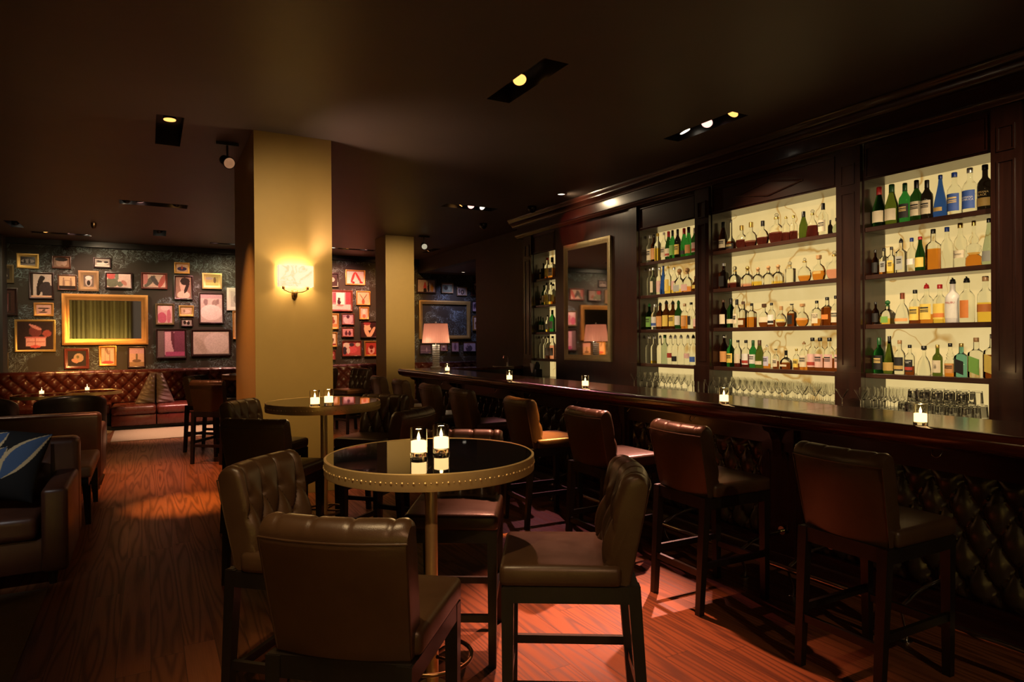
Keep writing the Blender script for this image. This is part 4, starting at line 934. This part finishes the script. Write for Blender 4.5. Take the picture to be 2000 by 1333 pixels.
pic((1455,655,1578,745), A, 'gold', 16, (.5,.38,.22), [('e',.5,.45,.35,.25,0,(.6,.5,.36)),('e',.3,.5,.1,.2,0,SE)], 'small gilt framed tan picture over a tiny dark one')
pic((1470,760,1570,826), A, 'dark', 9, GY, [('e',.3,.5,.15,.3,0,DK),('e',.65,.4,.15,.3,0,DK),('e',.5,.7,.1,.15,0,WH)], 'tiny dark framed photo below the small tan picture')
pic((1268,845,1518,1085), A, 'dark', 13, (.16,.06,.09), [('r',.26,.08,.62,.95,(.72,.42,.46)),('e',.62,.5,.1,.5,12,(.14,.04,.06)),('r',.3,.04,1,.2,(.5,.1,.22)),('r',.62,.2,1,1,(.2,.06,.1)),('r',0,0,.24,1,(.2,.14,.13))], 'dark framed magenta picture of a curtained doorway above the banquette')
pic((1553,850,1880,1066), A, 'dark', 17, (.58,.50,.42), [('e',.65,.5,.35,.45,0,(.68,.60,.53)),('e',.2,.4,.12,.4,20,(.5,.42,.34))], 'wide dark framed faded cream picture beside the wide pillar')
pic((525,1003,726,1170), A, 'red', 20, (.04,.03,.025), [('e',.6,.55,.26,.28,20,(.42,.3,.18)),('e',.4,.35,.2,.12,-30,(.5,.26,.16)),('e',.55,.6,.08,.1,0,(.16,.14,.06))], 'dark framed flower picture under the left of the gold mirror')
pic((805,983,948,1147), A, 'orange', 16, (.7,.46,.32), [('r',.28,.15,.33,1,SE),('r',.62,.15,.67,.85,SE),('e',.5,.1,.45,.1,0,(.5,.1,.08)),('e',.45,.8,.1,.25,30,SE)], 'amber framed picture of bare trees under the gold mirror')
pic((1038,988,1187,1162), A, 'dark', 12, (.52,.34,.24), [('e',.5,.5,.08,.2,0,(.16,.12,.06)),('r',0,0,1,.24,(.3,.2,.1)),('e',.5,.3,.3,.08,0,(.16,.1,.06)),('r',0,.7,1,1,(.5,.3,.3))], 'dark framed picture of a small tree under the right of the gold mirror')
pic((-60,800,66,1000), A, 'dark', 14, (.03,.025,.02), [('e',.5,.3,.2,.15,0,(.1,.09,.07))], 'nearly black framed picture at the left edge, lower row')
pic((-60,1040,70,1170), A, 'olive', 22, (.05,.04,.03), [('e',.5,.5,.3,.4,0,(.35,.3,.2)),('e',.6,.5,.12,.2,0,DK)], 'dark green framed small photo at the left edge just above the banquette')
pic((1893,700,1960,930), A, 'orange', 12, (.6,.4,.2), [('e',.5,.5,.3,.3,0,SE)], 'amber framed picture peeking out left of the wide pillar')
pic((-60,355,142,545), B, 'dark', 22, (.05,.03,.03), [('e',.6,.55,.2,.2,0,(.45,.36,.32))], 'dark framed portrait peeking out right of the wide pillar')
pic((230,320,485,515), B, 'orange', 20, WH, [('e',.36,.5,.07,.45,-14,(.62,.07,.06)),('e',.68,.5,.07,.5,22,(.62,.07,.06)),('e',.38,.1,.08,.1,0,(.45,.03,.03)),('e',.84,.12,.1,.08,0,(.45,.03,.03))], 'amber framed picture of red legs between the two pillars')
pic((-70,580,322,857), B, 'red', 26, (.55,.2,.24), [('r',.45,.3,.75,.95,(.85,.75,.72)),('r',0,0,1,.28,(.72,.5,.5)),('r',.34,.4,.45,.95,(.4,.08,.12)),('e',.55,.42,.07,.14,0,(.06,.02,.03)),('e',.55,.6,.045,.07,0,(.05,.02,.02)),('e',.6,.25,.14,.06,0,(.5,.2,.2)),('r',.8,.3,1,1,(.3,.06,.08))], 'red framed pink picture of a seated figure before a bright window')
pic((370,593,552,777), B, 'orange', 18, PE, [('e',.5,.2,.12,.24,0,(.35,.1,.05)),('e',.36,.6,.03,.3,35,(.12,.05,.03)),('e',.66,.6,.03,.3,-35,(.12,.05,.03))], 'amber framed picture of an antlered deer head')
pic((410,800,535,962), B, 'orange', 20, (.66,.44,.36), [('e',.5,.6,.24,.28,0,(.8,.66,.58)),('e',.5,.2,.22,.2,0,(.55,.2,.12))], 'small amber framed picture below the deer head')
pic((-40,885,142,1090), B, 'orange', 24, (.7,.5,.36), [('e',.6,.5,.2,.18,0,(.22,.06,.04)),('e',.6,.75,.1,.12,0,(.2,.06,.04)),('r',0,.05,1,.3,(.6,.25,.1))], 'amber framed picture cut by the right edge of the wide pillar')
pic((180,885,345,1032), B, 'red', 15, PU, [('e',.35,.35,.25,.4,20,(.6,.45,.52)),('e',.7,.4,.2,.45,-10,(.55,.38,.46)),('e',.5,.75,.14,.2,0,(.08,.03,.05))], 'red framed purple photo of an embracing couple')
pic((180,1065,340,1192), B, 'red', 16, (.55,.28,.32), fig(.35,.5,.14,(.10,.03,.05),.1)+fig(.68,.5,.15,(.10,.03,.05),.1), 'small red framed photo of dark seated figures, middle of the gap')
pic((423,985,660,1200), B, 'dark', 14, (.05,.02,.02), [('e',.36,.75,.18,.2,0,PE),('e',.36,.9,.22,.12,0,(.3,.05,.05)),('e',.35,.3,.12,.4,20,PE),('e',.65,.3,.1,.42,-25,PE),('e',.48,.55,.12,.12,0,PE)], 'dark framed picture of a woman with raised hands beside the slim pillar')
pic((-40,1130,122,1320), B, 'orange', 20, (.72,.6,.45), [('e',.6,.35,.14,.3,-30,(.12,.05,.04)),('r',0,0,1,.16,(.3,.06,.05))], 'amber framed picture with a dark diagonal shape by the wide pillar')
pic((185,43,437,242), Cc, 'red', 16, (.5,.1,.1), [('e',.55,.4,.28,.24,20,(.65,.12,.14)),('e',.2,.75,.2,.2,0,WH),('e',.5,.8,.14,.14,0,(.06,.04,.05)),('e',.1,.35,.12,.3,0,(.05,.04,.06)),('e',.85,.8,.14,.14,0,(.6,.55,.4)),('e',.3,.35,.1,.24,0,WH)], 'red framed colourful group picture just above the lit banquette')
pic((475,43,660,242), Cc, 'orange', 24, (.45,.06,.04), [('e',.5,.4,.3,.35,0,(.75,.42,.32)),('e',.5,.62,.2,.16,0,(.16,.02,.02)),('e',.5,.3,.1,.12,0,(.3,.04,.03))], 'amber framed red picture partly behind the slim pillar')
pic((-40,160,102,290), Cc, 'red', 14, (.3,.06,.06), [('e',.6,.5,.3,.2,0,(.5,.3,.26))], 'small red framed picture low beside the wide pillar')
pic((1155,430,1410,622), B, 'dark', 22, (.42,.36,.38), fig(.42,.6,.09,(.45,.06,.08),.1)+fig(.62,.65,.06,(.04,.03,.05),.05)+fig(.84,.6,.09,(.6,.32,.06),.05)+[('e',.42,.12,.1,.2,0,DK)], 'dark framed picture of three dressed figures right of the slim pillar')
pic((1480,485,1632,622), B, 'tan', 18, (.22,.28,.18), [('e',.35,.5,.2,.25,0,(.07,.06,.04)),('e',.7,.55,.14,.3,0,(.35,.42,.28)),('r',0,.86,1,1,WH)], 'gilt framed greenish picture in the alcove, upper row')
pic((1680,540,1812,655), B, 'tan', 14, (.45,.38,.3), [('e',.55,.4,.2,.32,0,(.04,.03,.03)),('e',.55,.4,.1,.2,0,(.4,.28,.2)),('e',.2,.5,.1,.3,0,(.14,.1,.08))], 'small pale framed portrait in the alcove, upper row')
pic((1868,465,1990,655), B, 'red', 12, (.06,.035,.05), [('e',.4,.8,.12,.1,0,(.5,.4,.45)),('e',.4,.4,.05,.3,20,(.45,.3,.35)),('e',.55,.25,.05,.2,-20,(.6,.5,.5))], 'dark red framed picture at the edge of the charcoal wall, upper row')
pic((1185,720,1850,1218), B, 'gold', 55, DK, None, 'large empty gilt frame hung over the wallpaper behind the table lamp', 'empty_frame', 'empty frames')
pic((1878,728,1990,862), B, 'dark', 10, (.5,.42,.48), [('e',.5,.5,.2,.4,20,(.07,.05,.07)),('e',.2,.5,.1,.3,0,(.08,.05,.08))], 'dark framed picture at the edge of the charcoal wall, second row')
pic((1885,918,1990,1107), B, 'orange', 24, (.7,.55,.4), [('e',.4,.5,.2,.14,0,(.2,.08,.04)),('r',.3,.1,.5,.35,(.25,.1,.04))], 'amber framed picture at the edge of the charcoal wall')
pic((1195,78,1352,212), Cc, 'dark', 14, (.14,.10,.15), [('e',.6,.4,.06,.25,0,(.4,.32,.4)),('r',0,.3,1,.34,(.3,.22,.3))], 'dark framed purplish picture left of the crystal lamp stem')
pic((1460,75,1558,178), Cc, 'brown', 12, (.35,.26,.35), [('e',.5,.6,.2,.2,0,WH),('e',.5,.3,.2,.2,0,(.2,.1,.16))], 'brown framed small picture right of the crystal lamp stem')
pic((1605,42,1712,188), Cc, 'dark', 14, (.42,.32,.45), [('e',.5,.45,.18,.36,0,(.16,.10,.18)),('e',.5,.8,.14,.12,0,(.2,.12,.2))], 'black framed purple portrait in the alcove, lower row')
pic((1762,48,1928,182), Cc, 'dark', 10, (.52,.46,.56), [('e',.45,.3,.28,.36,0,(.10,.08,.12)),('e',.42,.72,.12,.18,0,(.4,.3,.34)),('e',.28,.45,.05,.1,0,(.5,.4,.45))], 'black framed photo of a person in a suit, alcove lower row')

# ------------------------------------------------------------------ lounge
bq = thing('banquette', 'long oxblood leather banquette with deep-buttoned back below the pictures', 'banquette', (0, 0, 0))
BX0, BX1 = -4.2, 8.2; BYB = 14.15
def bqback(u, v):
    x = BX0+(BX1-BX0)*u
    if v < .82:
        z = .42+(.96-.42)*v/.82; d = tuft(x, z, .21, .11, .90, 0, .055); return (x, BYB+.02-d*.9-.04*(1-v), z)
    a = (v-.82)/.18*PI; d = tuft(x, .96, .21, .11, .90, 0, .03)*max(0, math.cos(a/2)); return (x, BYB+.10-.10*math.cos(a)-d*.5, .96+(.05+d*.3)*math.sin(a))
MB().grid(bqback, 780, 44).build('tufted_back', M['oxblood'], bq, 70)
MB().box(BX0, BYB+.03, 0, BX1, BYB+.2, .955).build('back_frame', M['oxblood'], bq)
for a, b in ((-4.2, -2.45), (-2.44, -.58)):
    MB().rbox(a, BYB-.62, .25, b-.005, BYB, .44, .04, 3, dome=.01).build('seat', M['oxblood'], bq)
for a, b in ((-.57, .12), (.125, 1.6), (1.605, 3.4), (3.405, 5.6), (5.605, 8.2)):
    MB().rbox(a, 13.20, .26, b-.005, BYB, .41, .045, 3, dome=.012).build('seat', M['oxblood'], bq)
    MB().rbox(a, 13.22, .07, b-.005, BYB, .258, .02, 2).build('seat_base', M['oxblood'], bq)
MB().box(-4.2, 13.35, 0, 8.2, BYB, .07).box(-4.2, BYB-.55, .0, -.6, BYB, .25).build('plinth', M['black_metal'], bq)
def wedge(x0, x1, xt0, xt1, label):
    m = MB()
    def P(u, v):
        xa = x0+(xt0-x0)*v; xb = x1+(xt1-x1)*v; x = xa+(xb-xa)*u
        bul = .07*(4*u*(1-u))**.5*(4*max(0, v)*(1-v)+.02)**.4+.008*math.sin((v*13+u*2)*PI)*(4*u*(1-u))
        return (x, 13.62+.36*v-bul, .425+.52*v)
    m.grid(P, 18, 40)
    m.grid(lambda u, v: (P(u, v)[0], 13.62+.36*v+.05*(4*u*(1-u))**.5+.01, .425+.52*v), 18, 10)
    tag(m.build('cushion', M['pleat'], None, 60), label, 'cushion', 'wedge cushions on the banquette')
wedge(-.22, .10, .02, .115, 'brown pleated wedge cushion, left of the seam, leaning on the banquette')
wedge(.125, .42, .13, .23, 'brown pleated wedge cushion, right of the seam, leaning on the banquette')
tag(MB().rbox(-.52, 11.75, .0, 2.2, 13.18, .012, .005, 1).build('rug', M['rug']), 'pale rug on the oak floor in front of the red banquette', 'rug')
tag(MB().rbox(-3.6, 3.0, .0, -.56, 5.0, .012, .005, 1).build('rug', M['rug_dark']), 'tan rug under the near leather sofa at the lower left', 'rug')

def sofa(name, label, x0, x1, y0, y1, face, hb=.84, ha=.62):
    """face=-1 towards -y, +1 towards +y; y0..y1 overall depth"""
    t = thing(name, label, 'sofa', ((x0+x1)/2, (y0+y1)/2, 0), 0 if face < 0 else PI)
    w = (x1-x0)/2; d = (y1-y0)/2; L = M['sofa']
    MB().rbox(-w+.02, -d+.04, .09, w-.02, d-.02, .30, .02).build('base', L, t)
    MB().rbox(-w+.0, d-.22, .10, w-.0, d, hb, .045, 3).build('back', L, t)
    for s in (-1, 1):
        a, b = sorted((s*w, s*(w-.145))); MB().rbox(a, -d, .09, b, d-.225, ha, .03, 3).build('arm', L, t)
        for q in (-d+.08, d-.1): MB().cyl((s*(w-.09), q, 0), (s*(w-.09), q, .092), .022, .03, 12).build('foot', M['leg'], t)
    n = 2; ww = (2*w-.31)/n
    for k in range(n):
        a = -w+.155+k*ww
        MB().rbox(a, -d+.01, .302, a+ww-.01, d-.24, .45, .035, 3, dome=.015).build('seat_cushion', L, t)
        m = MB()
        def P(u, v, a=a):
            x = a+(ww-.01)*u; z = .455+(hb-.455)*v; dd = tuft(x, z, ww/4, .11, hb-.08, a, .03)*min(1, min(u, 1-u)*8, min(v+.02, 1-v)*9)
            return (x, d-.26-.05*(1-v)-dd, z)
        m.grid(P, 44, 34); m.build('back_cushion', L, t, 70)
    return t
sofa('leather_sofa', 'near brown leather sofa with track arms at the lower left', -2.35, -.455, 5.04, 6.02, -1)
sofa('leather_sofa', 'second leather sofa farther back, showing its plain brown rear', -2.6, -.44, 8.10, 9.05, 1, .80)
# patterned cushions
def pillow(x, y, z, w, h, label, rzz, rx, petals):
    n = 110; cols = []
    def P(u, v):
        a, b = 2*u-1, 2*v-1; th = .085*(max(0, 1-abs(a)**3)*max(0, 1-abs(b)**3))**.5
        k = 1-.06*(1-abs(b))*abs(a)
        return (a*w/2*k, -th, b*h/2*(1-.05*(1-abs(a))*abs(b)))
    m = MB().grid(P, n, n)
    for j in range(n+1):
        for i in range(n+1):
            u, v = i/n, j/n; c = (.012, .012, .013)
            for (x0, y0, x1, y1, wd, bend) in petals:
                dx, dy = x1-x0, y1-y0; L2 = dx*dx+dy*dy; s = ((u-x0)*dx+(v-y0)*dy)/L2
                if 0 < s < 1:
                    nx, ny = -dy/L2**.5, dx/L2**.5; off = (u-x0)*nx+(v-y0)*ny-bend*math.sin(PI*s); ww = wd*math.sin(PI*s**.85)
                    if abs(off) < ww: c = (.52, .42, .24)
                    if abs(off) < ww*.70-.0: c = (.055, .10, .20)
            cols.append(c)
    nb = len(m.v); m.grid(lambda u, v: (P(u, v)[0], -P(u, v)[1]*.8+.001, P(u, v)[2]), 20, 20); cols += [(.012, .012, .013)]*(len(m.v)-nb); m.col = cols
    o = m.build('cushion', M['fabric'], None, 80, False); o.location = (x, y, z); o.rotation_euler = (rx, .2, rzz)
    tag(o, label, 'cushion', 'patterned cushions on the near sofa'); return o
pillow(-.905, 5.38, .765, .58, .46, 'black cushion with blue and cream petals on the near sofa, right one', -.1, -.35, [(.66,.26,1.0,1.0,.13,.04),(.64,.72,.40,-.05,.12,-.05),(.60,.95,.12,.45,.13,.05),(.3,.35,-.05,-.05,.12,0)])
pillow(-1.55, 5.40, .75, .5, .42, 'black cushion with blue and cream petals, left one, cut by the frame', .12, -.35, [(.4,-.05,.98,1.0,.2,-.1),(.3,0,-.1,.7,.17,.06),(.9,-.05,.97,.75,.12,.02)])
# leather bench between the sofas
bn = thing('leather_bench', 'low bench with worn tan leather top between the two sofas', 'bench', (-.82, 7.05, 0))
MB().rbox(-.4, -.5, .40, .40, .52, .50, .03, 3, dome=.012).build('seat', M['tan'], bn)
MB().box(-.37, -.46, .33, .37, .48, .40).build('apron', M['leg'], bn)
for sx in (-1, 1):
    for y in (-.43, .45): MB().hexa([(sx*.365-.02,y-.02,0),(sx*.365+.02,y-.02,0),(sx*.365+.02,y+.02,0),(sx*.365-.02,y+.02,0)], [(sx*.355-.03,y-.03,.33),(sx*.355+.03,y-.03,.33),(sx*.355+.03,y+.03,.33),(sx*.355-.03,y+.03,.33)]).build('leg', M['leg'], bn)
# black tub chairs
def tub(label, x, y, rz, src=None):
    if src: o = dup(src, (x, y, 0), rz, label); return o
    t = thing('tub_chair', label, 'armchair', (x, y, 0), rz, 'black leather tub chairs')
    def P(u, v):
        a = PI*(-.12+1.24*u); q = v; hz = .42+.40*(.5+.5*math.sin(PI*u)**.6)
        if q < .4: r = .30; z = .38+(hz-.40)*q/.4
        elif q < .6: b = (q-.4)/.2*PI; r = .355-.055*math.cos(b); z = hz-.02+.035*math.sin(b)
        else: r = .41; z = hz-.02-(hz-.14)*(q-.6)/.4
        return (r*1.02*math.cos(a), -r*.98*math.sin(a), z)
    MB().grid(P, 48, 30).build('shell', M['black_leather'], t, 60)
    MB().rbox(-.29, -.28, .24, .29, .34, .43, .05, 3, dome=.02).build('seat', M['black_leather'], t)
    MB().lathe([(0,.10),(.36,.10),(.37,.24),(0,.24)], 32).build('base', M['black_leather'], t)
    for a in range(4): MB().cyl((.26*math.cos(a*PI/2+.78), .26*math.sin(a*PI/2+.78), 0), (.26*math.cos(a*PI/2+.78), .26*math.sin(a*PI/2+.78), .11), .018, .025, 10).build('foot', M['leg'], t)
    return t
tc = tub('black leather tub chair behind the second sofa, facing the banquette', -.93, 10.75, .15)
tub('black leather tub chair at the left edge behind the second sofa', -1.98, 11.2, -.2, tc)
# low cocktail tables
ct = thing('cocktail_table', 'low round cocktail table with studded rim, left one of the two', 'table', (-1.47, 12.62, 0), 0, 'low round tables before the banquette')
MB().lathe([(0,.70),(.39,.70),(.39,.708),(0,.708)], 48).build('tabletop', M['black_glass'], ct)
MB().lathe([(.375,.66),(.40,.66),(.40,.708),(.392,.712),(.386,.708)], 64).build('rim', M['brass'], ct)
MB().lathe([(0,.0),(.25,.0),(.25,.012),(.04,.025),(.026,.04),(.026,.66),(.1,.66),(.1,.70),(0,.70)], 28).build('stem', M['brass'], ct, 40)
dup(ct, (-.80, 13.10, 0), .3, 'low round cocktail table with studded rim, right one of the two')
candle(-1.47, 12.62, .709, 'candle on the left low cocktail table', 1.2)
candle(-.90, 13.10, .709, 'candle on the right low cocktail table', 1.2)

# curtains behind the viewer, which the wall mirror shows
cu = thing('curtain', 'yellow-lit pleated curtain seen in the gold wall mirror', 'curtain', (-2.4, BY+.25, 0))
MB().grid(lambda u, v: (-2.2+4.0*u, .05*math.sin(u*2*PI*26)+.02*math.sin(u*55), .02+3.4*v), 520, 4).build('drape', plain('curtain_fabric', (.5, .42, .2), .8, var=.1, scale=3), cu, 70, False)
for x in (-3.4, -2.2, -1.2): spot((x, BY+.5, .08), (x, BY+.22, 2.2), 420, (1, .75, .3), 90, .8)

# ------------------------------------------------------------------ added spots without fixtures, standing in for unseen ceiling lamps
spot((1.3, 3.2, CZ-.03), (1.29, CY0, 1.9), 380, (1, .62, .22), 52, 1.0)     # lights the pillar face
spot((4.2, 8.6, CZ-.03), (4.4, 12.5, 2.3), 640, (1, .66, .28), 40, 1.0)      # slim pillar
spot((-.3, 6.9, CZ-.03), (.915, 7.4, 1.0), 300, (1, .38, .11), 50, 1.0)       # pillar side
spot((-.5, -2.2, CZ-.03), (.8, 1.9, .7), 230, (1, .50, .24), 34, 1.0)          # low warm light on the near chairs
spot((1.6, -2.2, CZ-.03), (3.3, 1.7, .5), 130, (1, .66, .36), 34, 1.0)
spot((.05, 1.5, CZ-.03), (.62, 2.25, .9), 200, (1, .66, .32), 46, 1.0)       # near table from above
spot((-1.8, 2.6, CZ-.03), (-1.0, 5.3, .7), 170, (.95, .92, .9), 22, 1.0)     # near sofa and cushions
spot((4.6, 1.4, CZ-.03), (5.75, 3.1, 1.5), 150, WRM, 74, 1.0)                # bottles of the right bay
spot((1.2, 5.0, CZ-.03), (5.7, 8.3, 3.2), 1100, (1, .08, .04), 6.5, .3)
spot((-.1, 8.7, CZ-.03), (.15, 8.6, 0), 520, (1, .34, .15), 44, 1.0)          # lounge aisle
spot((.5, 12.2, CZ-.03), (.5, 12.5, 0), 1000, (1, .6, .42), 46, 1.0)
spot((-.9, 11.4, CZ-.03), (-.9, 14.1, .8), 520, (1, .45, .13), 44, 1.0)     # banquette back
spot((2.1, 3.6, CZ-.03), (5.8, 4.4, 1.65), 620, WRM, 46, 1.0)               # bottles from across the bar
spot((2.1, 6.2, CZ-.03), (5.8, 6.6, 1.75), 520, WRM, 40, 1.0)
spot((2.3, 1.4, CZ-.03), (5.8, 2.9, 1.65), 420, WRM, 36, 1.0)         # added spot on the right-bay bottles
spot((-1.6, 9.8, CZ-.03), (-1.2, 9.4, .6), 200, (1, .62, .38), 60, 1.0)      # sofas

W = bpy.data.worlds.new('world'); SC.world = W; W.use_nodes = True
bg = W.node_tree.nodes['Background']; bg.inputs[0].default_value = (1, .66, .42, 1); bg.inputs[1].default_value = .09
SC.view_settings.view_transform = 'Standard'; SC.view_settings.look = 'None'; SC.view_settings.gamma = 1; SC.view_settings.exposure = 0; SC.view_settings.use_curve_mapping = False
cy = SC.cycles
cy.max_bounces = 22; cy.diffuse_bounces = 3; cy.glossy_bounces = 4; cy.transmission_bounces = 20; cy.transparent_max_bounces = 24
cy.caustics_reflective = False; cy.caustics_refractive = False; cy.sample_clamp_indirect = 4; cy.blur_glossy = .5
try: cy.use_denoising = True; cy.denoiser = 'OPENIMAGEDENOISE'
except Exception: pass
